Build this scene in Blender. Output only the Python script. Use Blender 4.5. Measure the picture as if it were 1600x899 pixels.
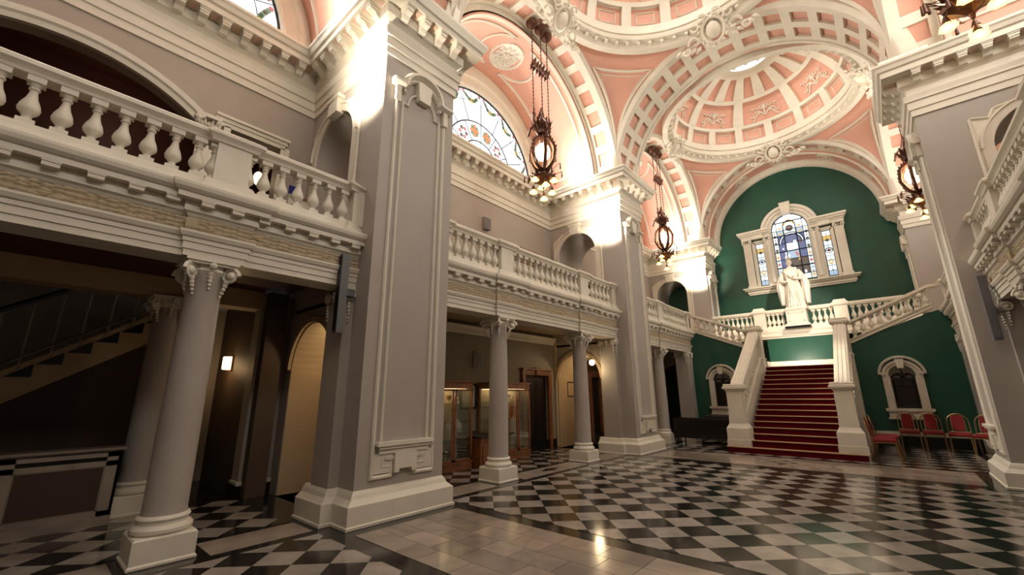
import bpy, math, random
from math import sin, cos, pi, sqrt, atan2, radians
from mathutils import Vector, Matrix
from mathutils.geometry import tessellate_polygon

for o in list(bpy.data.objects):
    bpy.data.objects.remove(o)
random.seed(7)
SC = bpy.context.scene
COL = SC.collection

# ------------------------------------------------------------------ camera
cam_d = bpy.data.cameras.new('camera')
cam_d.sensor_width = 36.0
cam_d.lens = 656.37 / 1600 * 36.0
cam_d.clip_start = 0.05
cam = bpy.data.objects.new('camera', cam_d)
COL.objects.link(cam)
_y, _p, _r = radians(-41.043), radians(14.253), radians(-0.463)
_f = Vector((sin(_y) * cos(_p), cos(_y) * cos(_p), sin(_p)))
_r0 = _f.cross(Vector((0, 0, 1))).normalized()
_u0 = _r0.cross(_f)
_rt = cos(_r) * _r0 + sin(_r) * _u0
_up = -sin(_r) * _r0 + cos(_r) * _u0
cam.matrix_world = Matrix(((_rt.x, _up.x, -_f.x, 0), (_rt.y, _up.y, -_f.y, 0), (_rt.z, _up.z, -_f.z, 1.55), (0, 0, 0, 1)))
SC.camera = cam

# ------------------------------------------------------------------ view, world, lights
SC.view_settings.view_transform = 'Standard'
SC.view_settings.look = 'None'
SC.view_settings.gamma = 1
SC.view_settings.use_curve_mapping = False
SC.view_settings.exposure = 0.12
world = bpy.data.worlds.new('sky')
SC.world = world
world.use_nodes = True
world.node_tree.nodes['Background'].inputs[0].default_value = (0.85, 0.93, 1.0, 1)
world.node_tree.nodes['Background'].inputs[1].default_value = 3.0
try:
    SC.cycles.max_bounces = 6
    SC.cycles.diffuse_bounces = 4
    SC.cycles.glossy_bounces = 3
    SC.cycles.transmission_bounces = 4
    SC.cycles.transparent_max_bounces = 8
    SC.cycles.sample_clamp_indirect = 4.0
    SC.cycles.caustics_reflective = False
    SC.cycles.caustics_refractive = False
    SC.cycles.use_denoising = True
except Exception:
    pass

XC = -1.95                       # centre line of the hall
def MX(x, side):                 # mirror of a left-hand x for the right-hand side
    return x if side < 0 else 2 * XC - x

def lamp(kind, loc, energy, color=(1, .78, .55), size=.1, aim=None, spot=60, blend=.8):
    d = bpy.data.lights.new('lamp_light', kind)
    d.energy = energy
    d.color = color
    if kind == 'AREA':
        d.shape = 'RECTANGLE'; d.size, d.size_y = size if isinstance(size, tuple) else (size, size)
    else:
        d.shadow_soft_size = size
    if kind == 'SPOT':
        d.spot_size = radians(spot); d.spot_blend = blend
    o = bpy.data.objects.new('lamp_light', d)
    COL.objects.link(o)
    o.location = loc
    if aim is not None:
        o.rotation_euler = (Vector(aim) - Vector(loc)).to_track_quat('-Z', 'Y').to_euler()
    return o

WARM = (1, .86, .68)
DAY = (1, .94, .83)
# daylight falling through the lunettes of each bay and through the dome lights
for cy, k in ((-.325, .8), (7.625, 1.0), (15.57, .9)):
    for s in (-1, 1):
        lamp('AREA', (MX(-7.6, s), cy, 8.95), 170 * k, DAY, (3.6, 1.5), aim=(MX(-3.5, s), cy, 7.6))
    lamp('AREA', (XC, cy, 13.66), 110 * k, DAY, (1.15, 1.15), aim=(XC, cy, 0))
# cornice-top uplighters washing the vaults, standing on the cornices beside each pier
for cy in (1.9, 5.4, 9.85, 13.35, 17.8):
    for s in (-1, 1):
        lamp('SPOT', (MX(-6.1, s), cy, 8.16), 100 if s < 0 else 72, WARM, .12, aim=(MX(-4.4, s), cy + (.8 if cy in (5.4, 13.35) else -.8), 11.6), spot=165, blend=1)
# gallery floodlights that burn out the upper faces of the left piers
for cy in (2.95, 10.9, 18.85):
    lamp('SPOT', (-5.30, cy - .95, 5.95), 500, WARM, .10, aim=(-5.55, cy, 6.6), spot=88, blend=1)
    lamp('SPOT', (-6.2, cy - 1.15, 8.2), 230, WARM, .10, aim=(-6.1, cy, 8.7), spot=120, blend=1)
lamp('SPOT', (1.0, 13.05, 8.3), 520, WARM, .2, aim=(.25, 17.5, 12.1), spot=30, blend=.6)
# spotlights on the landing, statue and stair
lamp('SPOT', (.7, 12.6, 7.7), 2400, WARM, .12, aim=(-2.7, 19.0, 4.3), spot=34, blend=.7)
lamp('SPOT', (-5.0, 12.6, 7.7), 1700, WARM, .12, aim=(-.95, 14.8, 2.0), spot=24, blend=.9)
lamp('SPOT', (-4.9, 10.2, 7.9), 900, DAY, .12, aim=(1.3, 11.7, 2.2), spot=34, blend=.9)
lamp('POINT', (-9.2, .2, 6.6), 9, WARM, .2)  # dim fill added inside the red gallery, no fixture there
lamp('SPOT', (-2.3, 17.3, 2.55), 150, WARM, .1, aim=(-2.0, 19.06, 3.1), spot=120, blend=1)

# ------------------------------------------------------------------ materials
def pmat(name, color, rough=.5, metal=0, var=0, scale=6, bump=0, bscale=30, spec=.5, emit=None, estr=0, coat=0):
    m = bpy.data.materials.new(name)
    m.use_nodes = True
    nt = m.node_tree
    b = nt.nodes['Principled BSDF']
    b.inputs['Base Color'].default_value = (*color, 1)
    b.inputs['Roughness'].default_value = rough
    b.inputs['Metallic'].default_value = metal
    b.inputs['Specular IOR Level'].default_value = spec
    if coat: b.inputs['Coat Weight'].default_value = coat
    if emit:
        b.inputs['Emission Color'].default_value = (*emit, 1)
        b.inputs['Emission Strength'].default_value = estr
    if var or bump:
        tc = nt.nodes.new('ShaderNodeTexCoord')
    if var:
        n = nt.nodes.new('ShaderNodeTexNoise'); n.inputs['Scale'].default_value = scale; n.inputs['Detail'].default_value = 5
        r = nt.nodes.new('ShaderNodeValToRGB')
        r.color_ramp.elements[0].position = .3; r.color_ramp.elements[1].position = .7
        r.color_ramp.elements[0].color = (*[max(0, c * (1 - var)) for c in color], 1)
        r.color_ramp.elements[1].color = (*[min(1, c * (1 + var)) for c in color], 1)
        nt.links.new(tc.outputs['Object'], n.inputs['Vector'])
        nt.links.new(n.outputs['Fac'], r.inputs['Fac'])
        nt.links.new(r.outputs['Color'], b.inputs['Base Color'])
    if bump:
        n = nt.nodes.new('ShaderNodeTexNoise'); n.inputs['Scale'].default_value = bscale
        bp = nt.nodes.new('ShaderNodeBump'); bp.inputs['Strength'].default_value = bump; bp.inputs['Distance'].default_value = .01
        nt.links.new(tc.outputs['Object'], n.inputs['Vector'])
        nt.links.new(n.outputs['Fac'], bp.inputs['Height'])
        nt.links.new(bp.outputs['Normal'], b.inputs['Normal'])
    return m

def marble(name, base, vein, rough=.18, scale=2.2, rand=.12):
    m = bpy.data.materials.new(name); m.use_nodes = True
    nt = m.node_tree; b = nt.nodes['Principled BSDF']
    geo = nt.nodes.new('ShaderNodeNewGeometry'); oi = nt.nodes.new('ShaderNodeObjectInfo')
    n = nt.nodes.new('ShaderNodeTexNoise'); n.inputs['Scale'].default_value = scale; n.inputs['Detail'].default_value = 8
    n.inputs['Distortion'].default_value = 1.2
    r = nt.nodes.new('ShaderNodeValToRGB')
    e = r.color_ramp.elements
    e[0].position = .36; e[0].color = (*vein, 1); e[1].position = .56; e[1].color = (*base, 1)
    mul = nt.nodes.new('ShaderNodeMath'); mul.operation = 'MULTIPLY_ADD'
    mul.inputs[1].default_value = 2 * rand; mul.inputs[2].default_value = 1 - rand
    mx = nt.nodes.new('ShaderNodeVectorMath'); mx.operation = 'SCALE'
    nt.links.new(geo.outputs['Position'], n.inputs['Vector'])
    nt.links.new(n.outputs['Fac'], r.inputs['Fac'])
    nt.links.new(oi.outputs['Random'], mul.inputs[0])
    nt.links.new(r.outputs['Color'], mx.inputs[0]); nt.links.new(mul.outputs[0], mx.inputs['Scale'])
    nt.links.new(mx.outputs[0], b.inputs['Base Color'])
    b.inputs['Roughness'].default_value = rough
    return m

M = dict(
    cream=pmat('cream_paint', (.74, .69, .59), .42, var=.05, scale=3),
    taupe=pmat('taupe_wall_paint', (.41, .37, .335), .5, var=.04, scale=2),
    taupe2=pmat('warm_taupe_plaster', (.40, .345, .295), .6, var=.04, scale=2),
    pink=pmat('pink_plaster', (.70, .375, .285), .55, var=.04, scale=2),
    green=pmat('dark_green_paint', (.014, .080, .054), .38, var=.12, scale=2),
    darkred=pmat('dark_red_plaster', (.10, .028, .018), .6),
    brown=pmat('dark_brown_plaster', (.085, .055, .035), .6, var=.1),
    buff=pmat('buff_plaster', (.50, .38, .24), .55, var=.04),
    soffit=pmat('pale_pink_soffit', (.60, .42, .33), .55),
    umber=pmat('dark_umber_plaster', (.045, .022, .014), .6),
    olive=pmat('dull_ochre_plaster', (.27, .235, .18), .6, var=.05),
    black=marble('black_marble', (.012, .011, .010), (.022, .020, .018), .12, 3, .2),
    white=marble('white_marble', (.36, .325, .29), (.28, .25, .22), .11, 2.0, .13),
    slab=marble('pale_marble', (.33, .275, .225), (.24, .20, .17), .16, 1.6, .24),
    blackpaint=pmat('black_gloss_paint', (.006, .006, .006), .3),
    carpet=pmat('red_carpet', (.11, .004, .008), .95, var=.15, scale=60, bump=.4, bscale=300, spec=.1),
    nosing=pmat('brass_nosing', (.50, .31, .19), .45, .3),
    gold=pmat('gold_metal', (.42, .27, .13), .36, .8),
    bronze=pmat('aged_bronze', (.11, .045, .028), .4, .6, var=.3, scale=30),
    redcloth=pmat('red_upholstery', (.20, .005, .010), .8, var=.1, scale=50),
    wood=pmat('reddish_wood', (.22, .078, .028), .35, var=.3, scale=8, coat=.3),
    darkwood=pmat('dark_wood', (.010, .005, .004), .4, var=.3, scale=8),
    leather=pmat('dark_brown_leather', (.008, .004, .0035), .45, var=.2, scale=20),
    statue=pmat('white_carved_marble', (.74, .68, .60), .4, var=.03, scale=8),
    tan=pmat('tan_carved_plaster', (.50, .41, .28), .65, var=.12, scale=14),
    greymetal=pmat('grey_speaker_paint', (.14, .14, .15), .45),
    silver=pmat('silver_metal', (.6, .57, .5), .25, .9),
    lead=pmat('lead_came', (.015, .018, .02), .5, .3),
    amber=pmat('amber_ornament', (.6, .16, .03), .4),
    paper=pmat('paper', (.42, .39, .32), .7),
    mesh=pmat('brown_grille', (.05, .028, .015), .6, var=.3, scale=200),
    blue=pmat('blue_cloth', (.01, .015, .2), .7),
    bulb=pmat('warm_bulb', (1, .8, .5), .5, emit=(1, .72, .38), estr=14),
    shade=pmat('amber_glass_shade', (1, .7, .3), .3, emit=(1, .62, .2), estr=2.6),
    globe=pmat('opal_globe', (1, .85, .6), .4, emit=(1, .74, .40), estr=3.0),
    strip=pmat('warm_light_strip', (1, .8, .4), .5, emit=(1, .6, .22), estr=2.2),
)
def glass_pane(name, c, s):
    return pmat(name, (.2, .2, .2), .25, emit=c, estr=s)
PANES = dict(
    clear=glass_pane('daylit_glass_clear', (.95, 1.0, 1.0), 1.7),
    clear2=glass_pane('daylit_glass_pale', (.84, .95, .97), .95),
    blue=glass_pane('daylit_glass_blue', (.05, .13, .42), .55),
    sky=glass_pane('daylit_glass_skyblue', (.42, .62, .80), .8),
    gold=glass_pane('daylit_glass_gold', (.85, .55, .12), .75),
    red=glass_pane('daylit_glass_red', (.34, .05, .03), .35),
    rose=glass_pane('daylit_glass_rose', (.80, .22, .28), .6),
    green=glass_pane('daylit_glass_green', (.12, .42, .24), .5),
    dark=glass_pane('daylit_glass_dark', (.07, .04, .045), .25),
    orange=glass_pane('daylit_glass_orange', (.9, .25, .05), .7),
)
def clear_glass():
    m = bpy.data.materials.new('cabinet_glass'); m.use_nodes = True
    nt = m.node_tree; nt.nodes.clear()
    o = nt.nodes.new('ShaderNodeOutputMaterial'); mix = nt.nodes.new('ShaderNodeMixShader')
    t = nt.nodes.new('ShaderNodeBsdfTransparent'); g = nt.nodes.new('ShaderNodeBsdfGlossy')
    g.inputs['Roughness'].default_value = .03; t.inputs['Color'].default_value = (.9, .93, .92, 1)
    mix.inputs[0].default_value = .16
    nt.links.new(t.outputs[0], mix.inputs[1]); nt.links.new(g.outputs[0], mix.inputs[2]); nt.links.new(mix.outputs[0], o.inputs[0])
    return m
M['glass'] = clear_glass()

# ------------------------------------------------------------------ mesh building helpers
WL = {}                                    # world position of each object's origin

class MB:
    def __init__(s): s.v = []; s.f = []
    def add(s, vs, fs):
        n = len(s.v); s.v += [tuple(v) for v in vs]; s.f += [tuple(i + n for i in f) for f in fs]; return s
    def box(s, x0, x1, y0, y1, z0, z1):
        return s.add([(x, y, z) for z in (z0, z1) for y in (y0, y1) for x in (x0, x1)],
                     [(0, 2, 3, 1), (4, 5, 7, 6), (0, 1, 5, 4), (2, 6, 7, 3), (0, 4, 6, 2), (1, 3, 7, 5)])
    def rings(s, R, closed=True, loop=False, cap=True):
        n = len(R[0]); vs = [p for r in R for p in r]; fs = []
        K = len(R)
        for k in range(K if loop else K - 1):
            a, b = k * n, ((k + 1) % K) * n
            for i in range(n if closed else n - 1):
                j = (i + 1) % n
                fs.append((a + i, a + j, b + j, b + i))
        if cap and closed and not loop:
            fs.append(tuple(range(n - 1, -1, -1))); fs.append(tuple((K - 1) * n + i for i in range(n)))
        return s.add(vs, fs)
    def lathe(s, prof, c=(0, 0, 0), n=20, sx=1, sy=1, lobes=0, amp=0):
        R = []
        for r, z in prof:
            R.append([(c[0] + sx * r * (1 + amp * cos(lobes * 2 * pi * i / n)) * cos(2 * pi * i / n),
                       c[1] + sy * r * (1 + amp * cos(lobes * 2 * pi * i / n)) * sin(2 * pi * i / n), c[2] + z) for i in range(n)])
        return s.rings(R)
    def tube(s, pts, r, n=6, cap=True):
        pts = [Vector(p) for p in pts]; R = []
        rr = r if isinstance(r, (list, tuple)) else [r] * len(pts)
        t0 = (pts[1] - pts[0]).normalized()
        up = Vector((0, 0, 1)) if abs(t0.z) < .9 else Vector((1, 0, 0))
        a = t0.cross(up).normalized()
        for i, p in enumerate(pts):
            t = (pts[min(i + 1, len(pts) - 1)] - pts[max(i - 1, 0)]).normalized()
            a = (a - t * a.dot(t))
            a = a.normalized() if a.length > 1e-6 else t.orthogonal().normalized()
            b = t.cross(a)
            R.append([tuple(p + rr[i] * (cos(2 * pi * k / n) * a + sin(2 * pi * k / n) * b)) for k in range(n)])
        return s.rings(R, cap=cap)
    def ball(s, c, r, n=10, m=6, sx=1, sy=1, sz=1):
        R = [[(c[0] + sx * r * sin(pi * (j + .02) / (m + .04)) * cos(2 * pi * i / n), c[1] + sy * r * sin(pi * (j + .02) / (m + .04)) * sin(2 * pi * i / n),
               c[2] - sz * r * cos(pi * (j + .02) / (m + .04))) for i in range(n)] for j in range(m + 1)]
        return s.rings(R)
    def sweep(s, path, prof, closed=False, z0=0.0, capends=True):
        """moulding: path = plan polyline, prof = closed outline of (offset to the right of travel, z)"""
        P = [Vector((p[0], p[1])) for p in path]; n = len(P); R = []
        for i in range(n):
            dp = (P[i] - P[i - 1]).normalized() if (i > 0 or closed) else None
            dn = (P[(i + 1) % n] - P[i]).normalized() if (i < n - 1 or closed) else None
            dp = dp or dn; dn = dn or dp
            n1 = Vector((dp.y, -dp.x)); n2 = Vector((dn.y, -dn.x))
            m = n1 + n2
            m = m / max(.2, m.dot(n1)) if m.length > 1e-5 else n1
            zz = path[i][2] if len(path[i]) > 2 else 0
            R.append([(P[i].x + m.x * o, P[i].y + m.y * o, z + z0 + zz) for o, z in prof])
        return s.rings(R, closed=True, loop=closed, cap=capends)
    def arc(s, c, axis, prof, r, a0, a1, n=32, loop=False, rz=1.0):
        """arch moulding about centre c, in the plane across `axis`; prof = closed outline of (radius offset, depth)"""
        R = []
        for i in range(n if loop else n + 1):
            t = a0 + (a1 - a0) * i / n
            row = []
            for dr, d in prof:
                a, b = (r + dr) * cos(t), (r + dr) * sin(t) * rz
                if axis == 'x': row.append((c[0] + d, c[1] + a, c[2] + b))
                elif axis == 'y': row.append((c[0] + a, c[1] + d, c[2] + b))
                else: row.append((c[0] + a, c[1] + b, c[2] + d))
            R.append(row)
        return s.rings(R, loop=loop, cap=not loop)
    def patch(s, fn, u0, u1, nu, v0, v1, nv, d0, d1):
        """curved slab of the surface fn(u, v, depth)"""
        g = {}
        vs = []
        for k, d in enumerate((d0, d1)):
            for i in range(nu + 1):
                for j in range(nv + 1):
                    g[k, i, j] = len(vs); vs.append(fn(u0 + (u1 - u0) * i / nu, v0 + (v1 - v0) * j / nv, d))
        fs = []
        for i in range(nu):
            for j in range(nv):
                fs.append((g[0, i, j], g[0, i + 1, j], g[0, i + 1, j + 1], g[0, i, j + 1]))
                fs.append((g[1, i, j], g[1, i, j + 1], g[1, i + 1, j + 1], g[1, i + 1, j]))
        for i in range(nu):
            for j in (0, nv):
                fs.append((g[0, i, j], g[1, i, j], g[1, i + 1, j], g[0, i + 1, j]))
        for j in range(nv):
            for i in (0, nu):
                fs.append((g[0, i, j], g[0, i, j + 1], g[1, i, j + 1], g[1, i, j]))
        return s.add(vs, fs)
    def plate(s, outer, axis, c0, c1, holes=()):
        """flat plate from a 2D outline (with holes), thick from c0 to c1 along axis"""
        loops = [list(outer)] + [list(h) for h in holes]
        tris = tessellate_polygon([[Vector((a, b, 0)) for a, b in l] for l in loops])
        flat = [p for l in loops for p in l]
        def P(a, b, c): return (c, a, b) if axis == 'x' else (a, c, b) if axis == 'y' else (a, b, c)
        vs = [P(a, b, c0) for a, b in flat] + [P(a, b, c1) for a, b in flat]
        n = len(flat); fs = [tuple(t) for t in tris] + [tuple(i + n for i in reversed(t)) for t in tris]
        k = 0
        for l in loops:
            for i in range(len(l)):
                j = (i + 1) % len(l); fs.append((k + i, k + j, n + k + j, n + k + i))
            k += len(l)
        return s.add(vs, fs)
    def flip(s, side):
        if side > 0:
            s.v = [(2 * XC - x, y, z) for x, y, z in s.v]; s.f = [tuple(reversed(f)) for f in s.f]
        return s
    def move(s, dx=0, dy=0, dz=0, rot=0):
        c, q = cos(rot), sin(rot)
        s.v = [(x * c - y * q + dx, x * q + y * c + dy, z + dz) for x, y, z in s.v]; return s
    def mesh(s, name, mat, smooth=False):
        me = bpy.data.meshes.new(name); me.from_pydata(s.v, [], s.f)
        me.materials.append(mat)
        if smooth:
            me.polygons.foreach_set('use_smooth', [True] * len(me.polygons))
            try: me.set_sharp_from_angle(angle=radians(38))
            except Exception: pass
        me.validate(); me.update()
        return me
    def build(s, name, mat, parent=None, smooth=False, side=-1, **kw):
        s.flip(side)
        import numpy as np
        a = [sum(v[i] for v in s.v) / len(s.v) for i in range(3)] if s.v else [0, 0, 0]
        s.v = [(x - a[0], y - a[1], z - a[2]) for x, y, z in s.v]
        return place(name, s.mesh(name, mat, smooth), a, 0, parent, **kw)

def place(name, me, loc, rot=0, parent=None, **kw):
    o = bpy.data.objects.new(name, me); COL.objects.link(o)
    loc = Vector(loc); WL[o.name] = loc.copy()
    if parent:
        o.parent = parent; o.location = loc - WL[parent.name]
    else:
        o.location = loc
    o.rotation_euler = (0, 0, rot)
    for k, v in kw.items(): o[k] = v
    return o

def thing(name, label, cat, loc, group=None):
    o = bpy.data.objects.new(name, None); COL.objects.link(o); o.location = loc; WL[o.name] = Vector(loc)
    o.empty_display_size = .1
    o['label'] = label; o['category'] = cat
    if group: o['group'] = group
    return o

def struct(name, loc=(0, 0, 0)):
    o = bpy.data.objects.new(name, None); COL.objects.link(o); o.location = loc; WL[o.name] = Vector(loc); o['kind'] = 'structure'
    o.empty_display_size = .1
    return o

def kids(o): return [c for c in bpy.data.objects if c.parent is o]
def dup(root, loc, rz, label, group=None):
    pairs = KID.setdefault(root.name, None)
    if pairs is None:
        pairs = [(c, kids(c)) for c in kids(root)]; KID[root.name] = pairs
    r = root.copy(); COL.objects.link(r); r.location = loc; r.rotation_euler = (0, 0, rz); r['label'] = label
    if group: r['group'] = group
    for c, g in pairs:
        d = c.copy(); COL.objects.link(d); d.parent = r
        for e in g:
            h = e.copy(); COL.objects.link(h); h.parent = d
    return r
KID = {}

def semi(cy, cz, r, n=24, a0=0, a1=pi, rz=1.0):
    return [(cy + r * cos(a0 + (a1 - a0) * i / n), cz + rz * r * sin(a0 + (a1 - a0) * i / n)) for i in range(n + 1)]
def archhole(y0, y1, z0, zs, n=20, rz=1.0):
    r = (y1 - y0) / 2
    return [(y0, z0), (y1, z0)] + semi((y0 + y1) / 2, zs, r, n, rz=rz)
def rect(a0, a1, b0, b1): return [(a0, b0), (a1, b0), (a1, b1), (a0, b1)]

# ================================================================== the floor
PIERS = ((2.95, 4.35), (10.9, 12.3), (18.85, 20.25))
BAYS = ((-5.0, 2.95), (4.35, 10.9), (12.3, 18.85))
BCY = (-.325, 7.625, 15.575)
ZSPR = 8.05                                 # springing of the vaults = top of the main cornice
ZG = 3.82                                   # gallery floor
floor = struct('floor')
MB().box(-14, 6, -5.2, 21, -.15, -.004).build('black_marble_bed', M['black'], floor)

def clip(poly, x0, x1, y0, y1):
    for ax, lim, sg in ((0, x0, 1), (0, x1, -1), (1, y0, 1), (1, y1, -1)):
        out = []
        for i in range(len(poly)):
            p, q = poly[i - 1], poly[i]
            a, b = sg * (p[ax] - lim), sg * (q[ax] - lim)
            if a >= 0: out.append(p)
            if (a >= 0) != (b >= 0):
                t = a / (a - b); out.append((p[0] + t * (q[0] - p[0]), p[1] + t * (q[1] - p[1])))
        poly = out
        if len(poly) < 3: return []
    return poly
def area(p): return abs(sum(p[i - 1][0] * p[i][1] - p[i][0] * p[i - 1][1] for i in range(len(p)))) / 2

PITCH, HT = .507, .2535
def lattice(rect_, ox, oy, holes=()):
    x0, x1, y0, y1 = rect_; out = []
    for i in range(int((x0 - ox) / HT) - 2, int((x1 - ox) / HT) + 3):
        for j in range(int((y0 - oy) / HT) - 2, int((y1 - oy) / HT) + 3):
            if (i + j) % 2: continue
            cx, cy = ox + i * HT, oy + j * HT; g = HT - .0016
            d = [(cx - g, cy), (cx, cy - g), (cx + g, cy), (cx, cy + g)]
            p = clip(d, x0, x1, y0, y1)
            if not p or area(p) < .004: continue
            if any(hx0 < cx < hx1 and hy0 < cy < hy1 for hx0, hx1, hy0, hy1 in holes): continue
            out.append((i % 2 == 0, p, (cx, cy), len(p) == 4 and area(p) > .12))
    return out
tiles = []
tiles += lattice((-5.27, 1.37, 4.62, 10.63), -4.22, 4.71)
tiles += lattice((-5.27, 1.37, -2.0, 2.60), -4.80, 2.51)
tiles += lattice((-5.27, 1.37, 12.66, 17.0), -4.22, 12.82, ((-3.75, -.5, 12.9, 17.1),))
tiles += lattice((-7.74, -6.03, 4.5, 10.75), -6.3, 4.71)
tiles += lattice((-8.02, -6.03, -2.0, 2.58), -6.3, 2.3)
tiles += lattice((-7.74, -6.03, 12.5, 18.5), -6.3, 12.82)
tiles += lattice((2.13, 3.84, 4.5, 18.5), 2.4, 4.71)
def seen(p):
    v = Vector((p[0], p[1], -1.55)); w = v.dot(_f)
    if w < .2: return 0
    x = 800 + 656.4 * v.dot(_rt) / w; y = 449.5 - 656.4 * v.dot(_up) / w
    return (1 / w ** 3) if -60 < x < 1660 and -60 < y < 960 else 0
tiles.sort(key=lambda t: -seen(t[2]))
full = {}
for col_ in (True, False):
    g = HT - .0016
    mb = MB().rings([[(-g, 0, -.02), (0, -g, -.02), (g, 0, -.02), (0, g, -.02)], [(-g, 0, 0), (0, -g, 0), (g, 0, 0), (0, g, 0)]])
    full[col_] = mb.mesh('tile', M['white' if col_ else 'black'])
cnt = {True: 0, False: 0}
rest = {True: MB(), False: MB()}
for w, p, c, whole in tiles:
    if cnt[w] < 290 and seen(c) > 0:
        cnt[w] += 1; nm = 'white_tile' if w else 'black_tile'
        if whole: place(nm, full[w], (c[0], c[1], 0), 0, floor)
        else: MB().rings([[(x, y, -.02) for x, y in p], [(x, y, 0) for x, y in p]]).build(nm, M['white' if w else 'black'], floor)
    else:
        rest[w].rings([[(x, y, -.004) for x, y in p], [(x, y, 0) for x, y in p]])
for w in rest:
    if rest[w].v: rest[w].build('far_tiles', M['white' if w else 'black'], floor, kind='stuff')
# pale paving strips under the transverse arches, in running courses
def paving(x0, x1, y0, y1, rows, lo, hi, along='x', zt=.0):
    h = (y1 - y0) / rows
    for r in range(rows):
        x = x0 - random.uniform(0, lo)
        while x < x1:
            L = random.uniform(lo, hi); a, b = max(x, x0), min(x + L, x1)
            x += L
            if b - a < .03: continue
            m = MB().box(a + .003, b - .003, y0 + r * h + .003, y0 + (r + 1) * h - .003, -.02, zt)
            m.build('marble_slab', M['slab'], floor)
paving(-4.87, .97, 2.83, 4.38, 5, .3, .66)
paving(-4.87, .97, 10.92, 12.5, 3, .6, 1.2)
for a, b in ((-1.5, .86), (1.58, 2.6), (4.66, 5.82), (6.58, 8.84), (9.58, 10.6), (12.66, 13.8), (14.5, 16.3)):
    for s in (-1, 1):
        if s > 0 and a < 4: continue
        MB().box(-5.95, -5.43, a, b, -.02, 0).build('marble_slab', M['slab'], floor, side=s)
        if b - a > 2:      # black lozenge let into the longer slabs
            c = (a + b) / 2
            MB().rings([[(-5.69 + dx, c + dy, z) for dx, dy in ((-.12, 0), (0, -.3), (.12, 0), (0, .3))] for z in (-.01, .002)]).build('inlay_lozenge', M['black'], floor, side=s)
for s in (0, 1, 2, 3):                         # little four-piece inlay before the stairs
    a = s * pi / 2
    MB().rings([[(-2.08 + .2 * cos(a) + dx, 11.72 + .25 * sin(a) + dy, z) for dx, dy in ((-.09, 0), (0, -.09), (.09, 0), (0, .09))] for z in (-.01, .002)]).build('inlay_lozenge', M['black'], floor)

# ================================================================== walls
def wallobj(name, mb, mat, side=-1): return mb.build(name, mat, None, side=side, kind='structure')
XW = -7.76                                   # gallery / aisle wall
XP = -5.19                                   # pier faces
# left upper walls of the three bays
arcA = [(-1.93, ZG), (1.27, ZG), (1.27, 5.72)] + [(-.33 + 2.37 * sin(t), 4.03 + 2.37 * cos(t)) for t in [radians(a) for a in range(40, -41, -5)]] + [(-1.93, 5.72)]
wallobj('wall_left_upper_near', MB().plate(rect(-5, 2.95, ZG, 8.1), 'x', XW, XW - .25, [arcA, rect(1.60, 2.40, ZG, 5.98)]), M['taupe2'])
wallobj('wall_left_upper_middle', MB().plate(rect(4.35, 10.9, ZG, 8.1), 'x', XW, XW - .25), M['taupe2'])
wallobj('wall_left_upper_far', MB().plate(rect(12.3, 18.85, ZG, 8.1), 'x', XW, XW - .25), M['taupe2'])
for k, (a, b) in enumerate(BAYS):
    wallobj('wall_right_upper_%s' % ('near', 'middle', 'far')[k], MB().plate(rect(a, b, ZG, 8.1), 'x', XW, XW - .25), M['taupe2'], 1)
# left lower walls (aisle)
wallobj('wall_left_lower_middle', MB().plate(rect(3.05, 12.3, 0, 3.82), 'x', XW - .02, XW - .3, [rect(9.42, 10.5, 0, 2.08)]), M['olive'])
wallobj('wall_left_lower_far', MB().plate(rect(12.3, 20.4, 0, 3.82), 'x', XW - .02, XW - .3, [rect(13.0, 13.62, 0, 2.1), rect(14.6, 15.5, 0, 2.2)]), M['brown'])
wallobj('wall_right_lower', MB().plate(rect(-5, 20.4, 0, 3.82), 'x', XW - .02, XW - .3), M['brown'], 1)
wallobj('wall_recess_left', MB().box(-11.5, -7.8, 2.6, 2.9, 0, 3.3), M['brown'])
wallobj('wall_stub_left', MB().box(-8.3, -8.0, 2.55, 3.1, .16, 3.3), M['taupe2'])
wallobj('wall_stair_hall', MB().box(-13.5, -13.3, -5.2, 4, 0, 8), M['darkred'])
wallobj('wall_red_gallery', MB().plate(rect(-5, 2.95, 3.6, 8), 'x', -10.4, -10.5), M['darkred'])
wallobj('wall_rear', MB().box(-13.5, 4.2, -5.3, -5.05, 0, 15), M['taupe'])  # unseen wall added to close the hall against light leakage
MB().box(-13.3, -8.0, -5.0, 2.9, 3.62, 3.72).build('ceiling_stair_hall', M['brown'], kind='structure')
MB().box(-10.4, -7.9, -5.0, 2.95, 7.6, 7.7).build('ceiling_red_gallery', M['darkred'], kind='structure')
for a, b in ((2.6, 2.95),):
    MB().box(-10.4, -8.0, 2.95, 3.1, 3.6, 8).build('wall_red_gallery_end', M['darkred'], kind='structure')
# unseen sheets added behind the doors so no daylight leaks in
for y0, y1, z0, z1, nm in ((9.3, 10.6, 0, 2.3, 'wall_lobby'), (12.9, 15.6, 0, 2.4, 'wall_lobby_far')):
    MB().box(-8.9, -8.8, y0, y1, z0, z1).build(nm, M['brown'], kind='structure')
# the green end wall with three window openings
WX = -2.07
zb, zs_ = 6.0, 8.25
wh = [archhole(WX - .66, WX + .66, zb, zs_), rect(-3.40, -3.10, 5.98, 7.85), rect(-1.04, -.74, 5.98, 7.85)]
wallobj('wall_end_green', MB().plate(rect(-8.0, 4.1, 0, 11.9), 'y', 20.25, 20.45, wh), M['green'])
wallobj('wall_landing', MB().box(-3.3, -.86, 19.0, 19.12, 0, 3.55), M['green'])
MB().box(-7.7, 3.8, 19.0, 20.25, 3.6, 3.8).build('floor_landing', M['cream'], kind='structure')
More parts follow.
